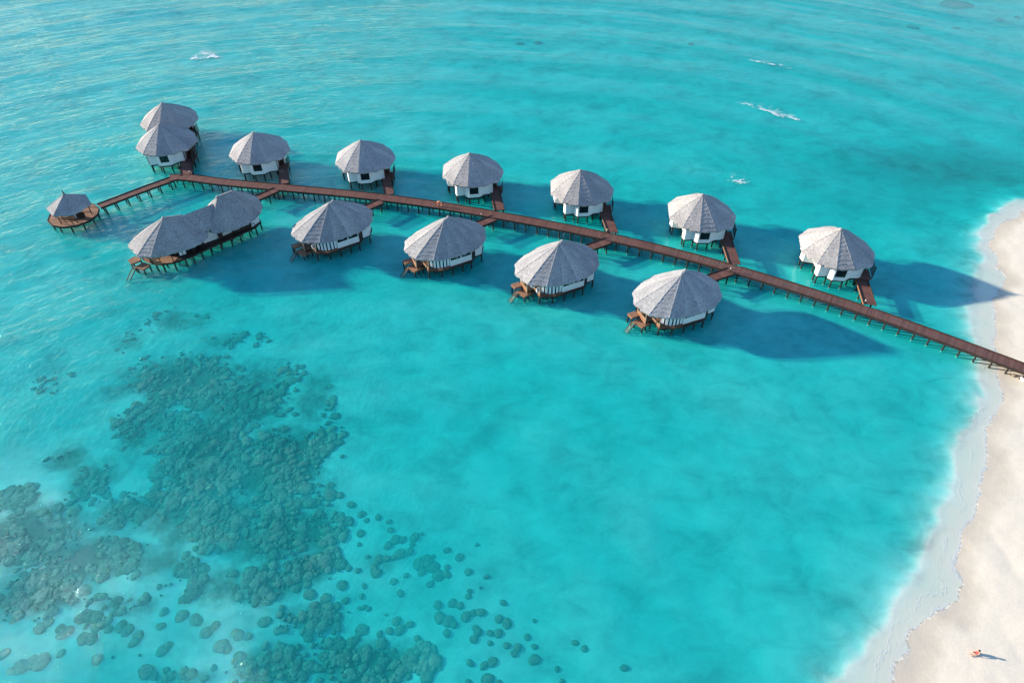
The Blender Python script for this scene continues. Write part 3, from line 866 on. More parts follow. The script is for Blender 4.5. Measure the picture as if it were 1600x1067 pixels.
for k, p in WA.items():
    if k[0] == 'A':
        a_, b_ = Vector(p[0]), Vector(p[1]); p = [a_ + (a_ - b_).normalized() * 1.5, b_]
    else:
        a_, b_ = Vector(p[0]), Vector(p[1]); p = [a_, b_ + (b_ - a_).normalized() * 1.1]
    w = thing('walkway', WLAB[k], 'walkway', group=WALK)
    deck_run(w, p, 1.95 if k[0] == 'A' else 2.0, lambda q: jet_z(q) - 0.014, 2.2, 1.0, edge_mat=M_timber if k[0] == 'A' else None)


# ------------------------------------------------------------------ thatched roofs
def roof(parent, eave, ridge, z_eave, K=9, bulge=0.22, seed=1, name='roof', cap=True, fringe=0.32):
    """eave: plan points ccw; ridge: two 3-D points; one thatch_panel per facet under the roof part"""
    rg = random.Random(seed)
    ridge = [Vector(r) for r in ridge]
    n = len(eave)

    def top(p):
        a, b = ridge
        ab = (b - a).to_2d(); t = 0.0
        if ab.length > 1e-6: t = max(0.0, min(1.0, (Vector(p) - a.to_2d()).dot(ab) / ab.length_squared))
        t = 0.0 if t < 0.35 else (1.0 if t > 0.65 else t)
        return a.lerp(b, t)
    tops = [top(p) for p in eave]

    def surf(i, u, s, lift=0.0):
        a = Vector((*eave[i], z_eave)); b = Vector((*eave[(i + 1) % n], z_eave))
        ta, tb = tops[i], tops[(i + 1) % n]
        p = ta.lerp(tb, u).lerp(a.lerp(b, u), s)
        p.z += bulge * math.sin(math.pi * min(max(s, 0), 1)) + lift
        return p
    # underlayer and hip rolls
    mb = MB()
    vs = []
    for s in (0.02, 0.5, 0.985):
        for i in range(n):
            p = surf(i, 0, s, -0.13 if s < 0.9 else -0.20); vs.append(p)
    fs = []
    for j in range(2):
        for i in range(n):
            fs.append((j * n + i, j * n + (i + 1) % n, (j + 1) * n + (i + 1) % n, (j + 1) * n + i))
    mb.add(vs, fs, [[(0, 0)] * 4] * len(fs))
    ro = obj(name, mb, M_thatch, parent)
    for i in range(n):
        mb = MB()
        a = Vector(eave[i]); b = Vector(eave[(i + 1) % n]); W = (b - a).length
        q0 = surf(i, 0.5, 0); q1 = surf(i, 0.5, 1); SL = (q1 - q0).length
        tw = (tops[(i + 1) % n] - tops[i]).length
        for k in range(K):
            s0 = k / K; s1 = (k + 1) / K + 0.10 / K
            wk = max(tw, W * s1) if tw < W else W
            m = max(2, int(W * (0.25 + 0.75 * s1) / 0.42))
            last = k == K - 1
            up = []; lo = []; lo2 = []
            for j in range(m + 1):
                u = j / m
                e = 0 if j in (0, m) else 1
                up.append(surf(i, u, s0, 0.0))
                js = s1 + e * rg.uniform(-0.16, 0.12) / K * (1.0 if not last else 0.5)
                if last: js = 1.0 + rg.uniform(-0.012, 0.022) * e
                L = 0.065 + rg.uniform(-0.02, 0.02) * e
                p = surf(i, u, js, L); lo.append(p)
                q = p.copy(); q.z -= (fringe + rg.uniform(-0.07, 0.09)) if last else 0.10
                if last:
                    q.x *= 0.992; q.y *= 0.992
                lo2.append(q)
            for j in range(m):
                u0, u1 = j / m * W, (j + 1) / m * W
                off = i * 13.7 + seed * 5.1
                mb.add([up[j], up[j + 1], lo[j + 1], lo[j]], [(0, 1, 2, 3)], [[(off + u0, s0 * SL), (off + u1, s0 * SL), (off + u1, s1 * SL), (off + u0, s1 * SL)]])
                mb.add([lo[j], lo[j + 1], lo2[j + 1], lo2[j]], [(0, 1, 2, 3)], [[(off + u0, s1 * SL), (off + u1, s1 * SL), (off + u1, s1 * SL + 0.3), (off + u0, s1 * SL + 0.3)]])
        obj('thatch_panel', mb, M_thatch, ro)
    for i in range(n):
        mb = MB(); prev = None
        K2 = 10
        for k in range(K2 + 1):
            p = surf(i, 0, k / K2, 0.03)
            if prev is not None: mb.bar(prev, p, 0.13 + rg.uniform(-0.02, 0.03), 0.06)
            prev = p
        for q in range(len(mb.f)): mb.uv[q] = [(i * 3.1 + 0.1 * v, q * 0.4) for v in range(len(mb.f[q]))]
        obj('hip_roll', mb, M_thatch, ro)
    if cap:
        mb = MB()
        a, b = ridge
        mb.lathe([(0.42, -0.16), (0.36, 0.06), (0.16, 0.20), (0.03, 0.26)], tuple(a), 9)
        if (b - a).length > 0.3:
            mb.bar(a + Vector((0, 0, 0.06)), b + Vector((0, 0, 0.06)), 0.34, 0.16)
            mb.lathe([(0.42, -0.16), (0.36, 0.06), (0.16, 0.20), (0.03, 0.26)], tuple(b), 9)
        for q in range(len(mb.f)): mb.uv[q] = [(0.3 * v, q * 0.1) for v in range(len(mb.f[q]))]
        obj('ridge_cap', mb, M_thatch, ro)
    return ro


def wall(parent, p, q, z0, z1, m=None, th=0.16, name='wall'):
    return obj(name, MB().slab(p, q, z0, z1, th), m or M_plaster, parent)


def lerp2(p, q, t):
    return (p[0] + (q[0] - p[0]) * t, p[1] + (q[1] - p[1]) * t)


def window_wall(parent, p, q, z0, z1, za, zb, t0=0.08, t1=0.92, mull=0, side=1):
    """wall with an opening, frame and dark pane set back in it"""
    mb = MB()
    mb.slab(p, q, z0, za, 0.16)
    if zb < z1 - 0.02: mb.slab(p, q, zb, z1, 0.16)
    mb.slab(p, lerp2(p, q, t0), za + 0.002, zb - 0.002, 0.155); mb.slab(lerp2(p, q, t1), q, za + 0.002, zb - 0.002, 0.155)
    obj('wall', mb, M_plaster, parent)
    a, b = lerp2(p, q, t0), lerp2(p, q, t1)
    w = obj('window', MB(), M_dark, parent)
    mb = MB()
    mb.slab(a, b, za, za + 0.07, 0.10); mb.slab(a, b, zb - 0.07, zb, 0.10)
    for t in [0.015, 0.985] + [(k + 1) / (mull + 1) for k in range(mull)]:
        c = lerp2(a, b, t); d = lerp2(a, b, t + 0.001); L = math.hypot(b[0] - a[0], b[1] - a[1])
        mb.slab(lerp2(a, b, t - 0.035 / L), lerp2(a, b, t + 0.035 / L), za + 0.07, zb - 0.07, 0.10)
    w.data = mb.mesh('window', M_dark)
    obj('pane', MB().slab(lerp2(a, b, 0.02), lerp2(a, b, 0.98), za + 0.06, zb - 0.06, 0.03), M_glass, w)


def offset_poly(P, k):
    c = (sum(p[0] for p in P) / len(P), sum(p[1] for p in P) / len(P))
    out = []
    for x, y in P:
        d = math.hypot(x - c[0], y - c[1])
        out.append((x + (x - c[0]) / d * k, y + (y - c[1]) / d * k))
    return out


# ------------------------------------------------------------------ the round white-walled villas
def make_round_villa():
    t = thing('round_villa', '', 'villa', group='white-walled round villas on the far side of the jetty')
    E = [(150, 6.6), (196, 6.5), (231, 6.8), (260, 6.9), (287, 7.0), (319, 7.7), (350, 7.3), (20, 6.9), (50, 7.2), (88, 7.1), (120, 6.8)]
    roof(t, [(r * math.cos(R(a)), r * math.sin(R(a))) for a, r in E], [(0, 0, 8.75), (0, 0, 8.75)], 4.6, seed=3)
    P = [(4.2, -5.3), (2.3, -5.5), (1.15, -6.45), (-1.0, -6.45), (-1.65, -5.85), (-1.65, -5.2), (-3.45, -5.4), (-3.7, -4.4), (-2.9, -3.9), (-3.1, -1.35), (-5.1, -0.95),
         (-5.35, 0.3), (-4.3, 1.0), (-4.6, 3.2), (-3.0, 4.8), (-0.5, 5.6), (2.0, 5.2), (4.0, 4.2), (5.3, 2.4), (5.6, 0.4), (5.5, -2.6), (4.2, -3.4)]
    z0, z1 = 1.82, 4.45
    n = len(P)
    for i in range(n):
        p, q = P[i], P[(i + 1) % n]
        if i == 2: window_wall(t, p, q, z0, z1 + 0.02, 2.62, 4.42, 0.05, 0.93)
        elif i in (20, 21): wall(t, p, q, z0, z1, M_timber if i == 20 else M_plaster, name='wall')
        else: wall(t, p, q, z0, z1)
    dr = obj('door', MB().slab((5.28, -2.90), (4.5, -3.38), 1.84, 4.0, 0.07), M_dark, t)
    obj('handle', MB().tube((4.62, -3.40, 2.9), (4.62, -3.46, 3.15), 0.025), M_lamp, dr)
    obj('floor_slab', MB().prism(P, 1.50, 1.80), M_dark, t)
    obj('porch_deck', MB().prism([(4.05, -5.4), (6.2, -5.7), (6.6, -2.6), (5.4, -2.7), (4.1, -3.5)], 1.72, 1.96), M_deck, t)
    for x, y in ((4.35, -5.75), (6.35, -5.35)):
        obj('porch_post', MB().box((0, 0, 3.15), (0.14, 0.14, 2.6)), M_dark, t, (x, y, 0))
    # slatted side of the porch
    for k in range(7):
        obj('porch_slat', MB().slab((6.35, -5.2), (6.72, -2.6), 2.2 + k * 0.3, 2.36 + k * 0.3, 0.04), M_dark, t)
    for x, y in ((-0.9, -6.2), (1.05, -6.2), (2.3, -5.3), (-1.6, -5.1), (-3.35, -5.2), (4.0, -5.1), (-3.5, -4.2), (-4.9, -0.8), (-5.1, 0.3), (-3.0, -1.6), (-4.3, 3.0), (-1, 5), (2, 4.6), (5, 1), (0, -2), (1.5, 1.5), (-2, 2), (5.9, -5.4), (6.3, -2.8), (3.5, -3.6)):
        obj('pile', pile_mesh(-0.75, 1.52, 0.15), M_pile, t, (x, y, 0))
    return t


A_SPOTS = [((60.6, 106.2), -5, 'white-walled round villa with the brightest thatch, nearest the sandy beach'),
           ((37.6, 118.2), 0, 'second white-walled round villa from the beach on the far side of the jetty'),
           ((14.2, 127.7), 4, 'third white-walled round villa from the beach on the far side of the jetty'),
           ((-9.1, 135.0), 8, 'fourth white-walled round villa from the beach on the far side of the jetty'),
           ((-33.5, 140.9), 10, 'fifth white-walled round villa from the beach on the far side of the jetty'),
           ((-58.3, 144.7), 11, 'sixth white-walled round villa, just right of the pair at the jetty end'),
           ((-81.0, 148.6), 14, 'front villa of the pair at the jetty end, its dark window showing'),
           ((-84.6, 160.2), 14, 'rear villa of the pair at the jetty end, mostly hidden behind its neighbour')]
rv = make_round_villa()
for i, ((x, y), a, lab) in enumerate(A_SPOTS):
    if i == 0:
        rv.location = (x, y, 0); rv.rotation_euler = (0, 0, R(a)); rv['label'] = lab
    else:
        dup(rv, (x, y, 0), R(a), lab)


# ------------------------------------------------------------------ water stairs shared by the lagoon villas
def water_stair(t, top, bot, ztop, zbot, width, m):
    a = Vector((*top, ztop)); b = Vector((*bot, zbot))
    d = (b - a); s = Vector((-d.y, d.x, 0)).normalized() * (width / 2)
    mb = MB()
    st = obj('water_stair', MB().bar(a + s, b + s, 0.08, 0.16).bar(a - s, b - s, 0.08, 0.16), M_dark, t)
    n = 7
    for k in range(n):
        c = a + d * ((k + 0.6) / n)
        obj('step', MB().bar(c + s * 0.93 + Vector((0, 0, 0.08)), c - s * 0.93 + Vector((0, 0, 0.06)), 0.10, 0.05), m, st)
    return st


def boards(t, name, poly, ztop, m, ang, th=0.06):
    """a deck laid with separate boards clipped to a convex outline"""
    ca, sa = math.cos(ang), math.sin(ang)
    L = [(x * ca + y * sa, -x * sa + y * ca) for x, y in poly]
    mb = MB(); w = 0.19
    y = min(p[1] for p in L) + 0.01; y1 = max(p[1] for p in L)
    while y < y1 - 0.02:
        ym = min(y + w * 0.5, y1)
        xs = []
        for (xa, ya), (xb, yb) in zip(L, L[1:] + L[:1]):
            if (ya > ym) != (yb > ym): xs.append(xa + (xb - xa) * (ym - ya) / (yb - ya))
        if len(xs) >= 2:
            a, b = min(xs), max(xs)
            cx, cy = (a + b) / 2, ym
            mb.box((cx * ca - cy * sa, cx * sa + cy * ca, ztop - th / 2), (b - a, w * 0.93, th), ang)
        y += w
    o = obj(name, mb, m, t); o['kind'] = 'stuff'
    return o


def skirt(t, poly, z0, z1, m, th=0.09):
    mb = MB()
    for p, q in zip(poly, poly[1:] + poly[:1]): mb.slab(p, q, z0, z1, th)
    return obj('deck_frame', mb, m, t)


# ------------------------------------------------------------------ the oval lagoon villas
def make_oval_villa():
    t = thing('oval_villa', '', 'villa', group='oval villas on the lagoon side of the jetty')
    RAD = ((-160, 8.4), (-136, 8.2), (-112, 6.95), (-88, 6.2), (-60, 6.0), (-33, 6.75), (-6, 7.65), (22, 8.35), (44, 8.1), (68, 6.8), (95, 6.1), (125, 6.1), (155, 6.6), (178, 7.8))
    E = [(r * math.cos(R(a)), r * math.sin(R(a))) for a, r in RAD]
    roof(t, E, [(-0.1, -0.35, 9.2), (0.75, 0.85, 9.2)], 4.75, K=10, seed=9, fringe=0.22)
    deck = [(-6.9, -1.4), (-5.75, -4.35), (-4.65, -3.75), (-3.65, -5.8), (-1.3, -5.9), (0.5, -5.35), (4.7, -3.45), (5.3, -2.1), (6.7, -1.35), (7.2, 1.0), (6.5, 3.6), (3.2, 4.9), (-1.0, 4.7), (-4.6, 2.6), (-6.9, 0.4)]
    obj('floor_slab', MB().prism(deck, 1.62, 1.93), M_dark, t)
    boards(t, 'veranda_planking', [(-6.8, -1.4), (-5.75, -4.25), (-4.65, -3.7), (-3.4, -4.3), (-3.6, -0.6)], 1.99, M_deckw, R(-70))
    boards(t, 'walk_planking', [(-4.5, -3.9), (-3.65, -5.75), (-1.3, -5.85), (0.5, -5.3), (0.45, -4.6), (-1.47, -5.3), (-3.31, -4.6)], 1.99, M_timber, R(5))
    # side platform and lower bathing deck
    up = [(-8.55, -2.04), (-7.96, -3.15), (-6.65, -2.5), (-7.15, -1.35)]
    boards(t, 'platform_planking', up, 1.98, M_deckw, R(25)); skirt(t, up, 1.66, 1.95, M_timber)
    low = [(-7.70, -3.42), (-6.29, -4.90), (-4.52, -3.72), (-5.75, -2.75), (-6.75, -2.62)]
    boards(t, 'bathing_deck', low, 1.36, M_deckw, R(-45)); skirt(t, low, 1.05, 1.33, M_timber)
    water_stair(t, (-7.60, -3.60), (-9.10, -4.62), 1.36, -0.35, 0.75, M_pale)
    # low parapets in warm timber
    obj('parapet', MB().slab((-6.85, -1.75), (-5.78, -4.45), 1.62, 2.62, 0.07), M_timber, t)
    obj('parapet', MB().slab((-4.55, -3.80), (-3.62, -5.72), 1.70, 2.55, 0.07), M_timber, t)
    obj('parapet_cap', MB().slab((-6.88, -1.70), (-5.74, -4.52), 2.625, 2.68, 0.14), M_pale, t)
    obj('parapet_cap', MB().slab((-4.57, -3.74), (-3.58, -5.78), 2.555, 2.61, 0.14), M_pale, t)
    for x, y in ((-6.8, -1.82), (-5.85, -4.42), (-3.55, -5.35), (-5.9, 1.3)):
        obj('roof_post', MB().tube((0, 0, 1.95), (0, 0, 4.75), 0.085, 0.075), M_pale, t, (x, y, 0))
    # glazed bay with drawn white curtains
    bay = [(-3.31, -4.66), (-2.40, -5.10), (-1.47, -5.30), (-0.48, -4.98), (0.47, -4.56)]
    for p, q in zip(bay, bay[1:]):
        w = obj('window', MB().slab(p, q, 4.22, 4.32, 0.10).slab(p, q, 1.96, 2.04, 0.10), M_dark, t)
        off = (0.03, 0.12)
        obj('pane', MB().slab((p[0] + off[0], p[1] + off[1]), (q[0] + off[0], q[1] + off[1]), 2.04, 4.22, 0.03), M_glass, w)
    tt = [0.03, 0.20, 0.36, 0.52, 0.69, 0.85]
    L = [0.0]
    for p, q in zip(bay, bay[1:]): L.append(L[-1] + math.hypot(q[0] - p[0], q[1] - p[1]))

    def along(s):
        for k in range(4):
            if s <= L[k + 1] or k == 3: return lerp2(bay[k], bay[k + 1], (s - L[k]) / (L[k + 1] - L[k]))
    for f in tt:
        s = f * L[-1]; p = along(s); q = along(min(L[-1], s + 0.105 * L[-1]))
        mb = MB(); m = 5
        d = Vector((q[0] - p[0], q[1] - p[1])); nn = Vector((d.y, -d.x)).normalized()
        for k in range(m):
            a, b = lerp2(p, q, k / m), lerp2(p, q, (k + 1) / m)
            oa, ob = 0.07 + 0.012 * (k % 2), 0.07 + 0.012 * ((k + 1) % 2)
            mb.slab((a[0] + nn.x * oa, a[1] + nn.y * oa), (b[0] + nn.x * ob, b[1] + nn.y * ob), 2.08, 4.15, 0.02)
        obj('curtain', mb, M_cloth, t)
    # white side wall with a long dark window under the eave, then the smaller rear wall
    window_wall(t, (0.55, -4.75), (2.6, -3.88), 1.95, 4.35, 3.22, 4.30, 0.03, 0.95, 0)
    window_wall(t, (2.6, -3.88), (4.62, -3.02), 1.95, 4.35, 3.22, 4.30, 0.05, 0.93, 0)
    wall(t, (0.52, -4.78), (0.47, -4.42), 1.95, 4.35)
    wall(t, (4.64, -3.0), (5.3, -1.9), 1.95, 4.4, M_dark)
    wall(t, (5.35, -2.0), (6.6, -1.28), 1.95, 4.4)
    R_ = [(6.6, -1.2), (6.9, 1.0), (6.2, 3.3), (3.0, 4.5), (-1.0, 4.3), (-3.6, 2.6), (-3.9, -0.3)]
    for p, q in zip(R_, R_[1:]): wall(t, p, q, 1.95, 4.5)
    wall(t, (-3.9, -0.35), (-3.35, -4.35), 1.95, 4.5, M_dark)
    for x, y in ((-1.25, -5.35), (0.9, -4.8), (2.8, -4.0), (4.5, -3.3), (6.6, -1.1), (-3.6, -5.4), (-5.6, -4.1), (-6.5, -1.5), (-3.0, -3.0), (0, -2.5), (3, -1.5), (6.5, 2), (3, 4), (-1, 4), (-4.5, 2), (-2.2, -4.2)):
        obj('pile', pile_mesh(-0.75, 1.64, 0.15), M_pile, t, (x, y, 0))
    for x, y in ((-8.40, -2.06), (-7.93, -3.0), (-6.27, -4.75), (-7.45, -3.45), (-4.75, -3.75)):
        obj('pile', pile_mesh(-0.75, 1.1 if x > -7.6 and y < -3 else 1.68, 0.13), M_pile, t, (x, y, 0))
    return t


B_SPOTS = [((28.7, 92.3), 0, 'oval thatched villa nearest the beach on the lagoon side, ladder into the water'),
           ((8.3, 100.9), 3, 'second oval thatched villa from the beach, two white chairs on its veranda'),
           ((-12.6, 108.6), 6, 'third oval thatched villa from the beach on the lagoon side, empty veranda'),
           ((-35.2, 114.3), 10, 'oval thatched villa beside the double one, a single white chair on its veranda')]
ov = make_oval_villa()
for i, ((x, y), a, lab) in enumerate(B_SPOTS):
    if i == 0:
        ov.location = (x, y, 0); ov.rotation_euler = (0, 0, R(a)); ov['label'] = lab
    else:
        dup(ov, (x, y, 0), R(a), lab)


# white tub chairs on two of the verandas
def make_chair():
    t = thing('tub_chair', '', 'chair', group='white chairs on the verandas')
    obj('seat', MB().lathe([(0.36, 0.0), (0.40, 0.30), (0.38, 0.40)], n=14), M_cloth, t)
    mb = MB(); n = 9
    for k in range(n):
        a0, a1 = R(20 + 320 * 0.44 / 0.7 * k / n), R(20 + 320 * 0.44 / 0.7 * (k + 1) / n)
        mb.slab((0.42 * math.cos(a0), 0.42 * math.sin(a0)), (0.42 * math.cos(a1), 0.42 * math.sin(a1)), 0.05, 0.80, 0.09)
    obj('backrest', mb, M_cloth, t)
    obj('cushion', MB().lathe([(0.30, 0.40), (0.33, 0.46), (0.26, 0.52)], n=14), M_bag, t)
    return t


def on_villa(i, p):
    (x, y), a, _ = B_SPOTS[i]
    ca, sa = math.cos(R(a)), math.sin(R(a))
    return (x + p[0] * ca - p[1] * sa, y + p[0] * sa + p[1] * ca, 1.995)


ch = make_chair()
ch.location = on_villa(1, (-4.62, -3.15)); ch['label'] = 'inner of the two white tub chairs on one lagoon villa veranda'
dup(ch, on_villa(1, (-3.75, -4.65)), R(30), 'outer of the two white tub chairs, at the veranda corner')
dup(ch, on_villa(3, (-4.0, -4.1)), R(15), 'lone white tub chair on the veranda beside the double villa')

# ------------------------------------------------------------------ the double villa
L1 = Vector((-65.3, 109.2)); AXD = Vector((0.735, 0.678)).normalized(); PND = Vector((AXD.y, -AXD.x))


def make_double():
    # local frame: x along the axis towards the jetty, y = away from the lagoon view (so -y faces the camera)
    t = thing('double_villa', 'long double villa under two joined thatched domes, with stairs into the lagoon', 'villa', (L1.x, L1.y, 0), math.atan2(AXD.y, AXD.x))
    e1 = [(-7.0, -1.2), (-5.3, -3.3), (-2.6, -4.6), (0.4, -5.2), (3.2, -5.4), (5.7, -3.7), (6.6, 0), (5.7, 3.6), (3.2, 5.4), (-0.6, 5.6), (-5.2, 5.0), (-7.0, 3.2)]
    roof(t, e1, [(0.1, 0.0, 9.2), (3.2, 0.2, 8.25)], 4.6, K=10, seed=21)
    e2 = [(6.6, -3.3), (8.8, -4.5), (11.5, -5.4), (14.3, -4.9), (16.8, -3.4), (18.4, -1.4), (19.3, 2.4), (18.9, 4.1), (15.4, 5.5), (11.4, 5.5), (8.4, 4.8), (6.5, 2.4)]
    roof(t, e2, [(10.9, 0.2, 9.2), (13.9, 0.2, 9.2)], 4.6, K=10, seed=22, name='roof')
    # saddle roof over the joint
    roof(t, [(3.4, -3.5), (6.1, -2.7), (8.8, -3.4), (8.8, 3.4), (6.1, 2.7), (3.4, 3.5)], [(3.0, 0.15, 8.2), (9.9, 0.15, 8.15)], 5.1, K=8, seed=23, cap=False)
    deck = [(-5.2, -1.0), (-4.0, -2.6), (-1.9, -3.7), (1.5, -4.0), (5.5, -3.6), (10.0, -3.6), (15.2, -3.2), (17.0, -2.0), (17.6, 1.5), (15, 4), (9, 4.2), (3, 4.4), (-3, 4.2), (-5.4, 2)]
    obj('floor_slab', MB().prism(deck, 1.60, 1.93), M_dark, t)
    boards(t, 'veranda_planking', [(-5.1, -0.9), (-3.95, -2.55), (-1.9, -3.6), (-0.4, -2.5), (-2.2, -0.4)], 1.99, M_deckw, R(-30))
    up = [(-8.06, 2.6), (-6.9, 3.3), (-6.0, 2.2), (-7.0, 1.5)]
    up = [(-8.1, 2.9), (-8.0, 1.3), (-6.3, 1.2), (-6.0, 2.2), (-6.8, 3.3)]
    boards(t, 'platform_planking', up, 1.98, M_deckw, R(60)); skirt(t, up, 1.68, 1.95, M_timber)
    low = [(-7.9, 0.75), (-6.95, -1.15), (-5.35, -0.45), (-6.1, 1.1)]
    boards(t, 'bathing_deck', low, 1.42, M_deckw, R(20)); skirt(t, low, 1.1, 1.39, M_timber)
    water_stair(t, (-7.75, 0.9), (-10.3, -0.45), 1.42, -0.3, 0.8, M_pale)
    obj('parapet', MB().slab((-5.9, 1.3), (-5.25, -0.7), 1.65, 2.55, 0.07), M_timber, t)
    obj('parapet', MB().slab((-4.9, -1.35), (-3.9, -2.68), 1.65, 2.55, 0.07), M_timber, t)
    for x, y in ((-5.9, 1.2), (-5.1, -0.9), (-3.9, -2.5), (-1.9, -3.5), (2.2, -3.5), (4.2, -3.1)):
        obj('roof_post', MB().tube((0, 0, 1.95), (0, 0, 4.7), 0.09, 0.08), M_dark, t, (x, y, 0))
    # dark glazed front, a pair of white curtains, white wall, dark hatch
    for p, q in (((-2.0, -0.6), (-0.3, -2.45)), ((-0.3, -2.45), (1.0, -2.75)), ((1.0, -2.75), (2.6, -2.5)), ((2.6, -2.5), (4.2, -1.9))):
        w = obj('window', MB().slab(p, q, 4.2, 4.32, 0.1).slab(p, q, 1.96, 2.06, 0.1).slab(p, lerp2(p, q, 0.05), 2.06, 4.2, 0.1), M_dark, t)
        obj('pane', MB().slab((p[0], p[1] + 0.1), (q[0], q[1] + 0.1), 2.06, 4.2, 0.03), M_glass, w)
    for x0 in (-0.25, 0.42):
        mb = MB()
        for k in range(5): mb.slab((x0 + 0.105 * k, -2.66 - 0.12 * x0 - 0.03 * (k % 2)), (x0 + 0.105 * (k + 1), -2.66 - 0.12 * x0 - 0.03 * ((k + 1) % 2)), 2.05, 4.1, 0.02)
        obj('curtain', mb, M_cloth, t)
    wall(t, (4.2, -1.9), (4.95, -1.62), 1.95, 4.6, M_dark)
    wall(t, (5.0, -1.6), (7.9, -1.75), 1.95, 4.85)
    obj('service_hatch', MB().box((8.3, -2.0, 3.0), (0.75, 0.8, 2.1)).box((8.3, -2.0, 4.08), (0.9, 0.95, 0.07)), M_dark, t)
    wall(t, (8.7, -1.7), (10.9, -1.6), 1.95, 4.9)
    Q = [(10.9, -1.65), (11.6, -2.6), (14.6, -2.8)]
    for p, q in zip(Q, Q[1:]): wall(t, p, q, 1.95, 4.6, M_dark)
    W2 = [(14.6, -2.7), (16.7, -1.9), (17.3, 0.8), (15.2, 3.6), (9, 3.8), (3, 4.0), (-2, 3.6), (-3.4, 1.5), (-2.0, -0.6)]
    for p, q in zip(W2, W2[1:]): wall(t, p, q, 1.95, 4.6)
    # long service rail along the back deck
    mb = MB(); mb.bar((5.6, -3.5, 2.85), (10.0, -3.5, 2.85), 0.07, 0.09).bar((10.0, -3.5, 2.85), (15.2, -3.1, 2.85), 0.07, 0.09)
    rl = obj('railing', mb, M_dark, t)
    for x in np.arange(5.7, 15.3, 1.35):
        yy = -3.5 if x < 10 else -3.5 + (x - 10) * 0.4 / 5.2
        obj('baluster', MB().box((0, 0, 2.4), (0.07, 0.07, 0.85)), M_dark, rl, (x, yy, 0))
    for x, y in ((-4.6, -1.4), (-3.7, -2.5), (-1.9, -3.45), (0.1, -3.7), (1.6, -3.75), (3.4, -3.55), (5.3, -3.4), (7.4, -3.35), (9.6, -3.35), (11.6, -3.25), (13.7, -3.05), (15.2, -2.9), (16.8, -1.8),
                 (-2.8, -1.4), (-0.6, -1.4), (1.6, -1.5), (3.8, -1.5), (6.0, -1.5), (8.2, -1.5), (10.4, -1.5), (12.6, -1.4), (14.8, -1.2), (16.6, 0.4), (-3, 2), (1, 2.5), (5, 2.8), (9, 2.8), (13, 2.8)):
        obj('pile', pile_mesh(-0.75, 1.62, 0.16), M_pile, t, (x, y, 0))
    for x, y, z in ((-7.9, 2.7, 1.7), (-7.7, 1.45, 1.7), (-6.2, 2.2, 1.7), (-7.6, 0.6, 1.12), (-6.9, -0.95, 1.12), (-5.6, -0.4, 1.12)):
        obj('pile', pile_mesh(-0.75, z, 0.14), M_pile, t, (x, y, 0))
    return t


make_double()


# ------------------------------------------------------------------ gazebo
def make_gazebo():
    t = thing('gazebo', 'small open gazebo with pointed thatched roof on a round deck', 'gazebo', (-91.1, 122.0, 0))
    E = [(4.35 * math.cos(R(a)), 4.35 * math.sin(R(a))) for a in (197, 252, 304, 6, 70, 135)]
    ro = roof(t, E, [(0, 0, 6.55), (0, 0, 6.55)], 4.0, K=8, bulge=0.05, seed=31, fringe=0.22)
    obj('finial', MB().lathe([(0.16, 0.0), (0.10, 0.25), (0.14, 0.4), (0.05, 0.6), (0.02, 1.0)], (0, 0, 6.7), 10), M_dark, ro)
    P = [(4.95 * math.cos(R(a)) - 0.25, 4.65 * math.sin(R(a)) + 0.15) for a in range(0, 360, 30)]
    obj('deck', MB().prism(P, 1.42, 1.60), M_dark, t)
    boards(t, 'planking', [(x * 0.985, y * 0.985) for x, y in P], 1.66, M_deckw, R(12))
    skirt(t, P, 1.30, 1.72, M_dark, 0.13)
    for a in (197, 252, 304, 6, 70, 135):
        obj('post', MB().tube((0, 0, 1.6), (0, 0, 4.15), 0.10, 0.09), M_dark, t, (3.5 * math.cos(R(a)), 3.5 * math.sin(R(a)), 0))
    rg = (197, 252, 304, 6)
    for a, b in zip(rg, rg[1:]):
        p = (3.5 * math.cos(R(a)), 3.5 * math.sin(R(a))); q = (3.5 * math.cos(R(b)), 3.5 * math.sin(R(b)))
        obj('railing', MB().bar((*p, 2.55), (*q, 2.55), 0.07, 0.08).bar((*p, 2.1), (*q, 2.1), 0.05, 0.05), M_dark, t)
    obj('bench', MB().box((-0.7, -1.3, 1.9), (2.6, 0.55, 0.48)).box((-0.7, -1.05, 2.3), (2.6, 0.08, 0.6)), M_deckw, t)
    obj('bar_counter', MB().box((1.9, -0.9, 2.15), (1.5, 0.55, 1.0)).box((1.9, -0.9, 2.69), (1.7, 0.75, 0.07)), M_dark, t)
    obj('counter_end', MB().box((1.02, -1.0, 2.15), (0.12, 0.85, 1.02)), M_cloth, t)
    for a in range(15, 375, 30):
        obj('pile', pile_mesh(-0.75, 1.4, 0.15), M_pile, t, (4.45 * math.cos(R(a)) - 0.25, 4.2 * math.sin(R(a)) + 0.15, 0))


make_gazebo()


# ------------------------------------------------------------------ small things on the jetty
def lamp(x, y, lab):
    t = thing('bollard_lamp', lab, 'lamp', (x, y, 2.0), group='low bollard lamps at the jetty corners')
    obj('post', MB().tube((0, 0, 0.0), (0, 0, 0.62), 0.09, 0.08, 10), M_dark, t)
    obj('lamp_head', MB().lathe([(0.12, 0.62), (0.13, 0.80), (0.05, 0.86)], n=12), M_lamp, t)


lamp(-72.35, 138.1, 'low bollard lamp at the corner by the far end villas')
lamp(-6.3, 120.75, 'low bollard lamp where the walkway to the third oval villa leaves the jetty')
lamp(40.75, 102.25, 'low bollard lamp where the walkway to the oval villa nearest the beach leaves the jetty')
lamp(62.35, 92.95, 'low bollard lamp at the foot of the walkway nearest the beach')
lamp(19.0, 115.0, 'low bollard lamp at the foot of the third white villa walkway')

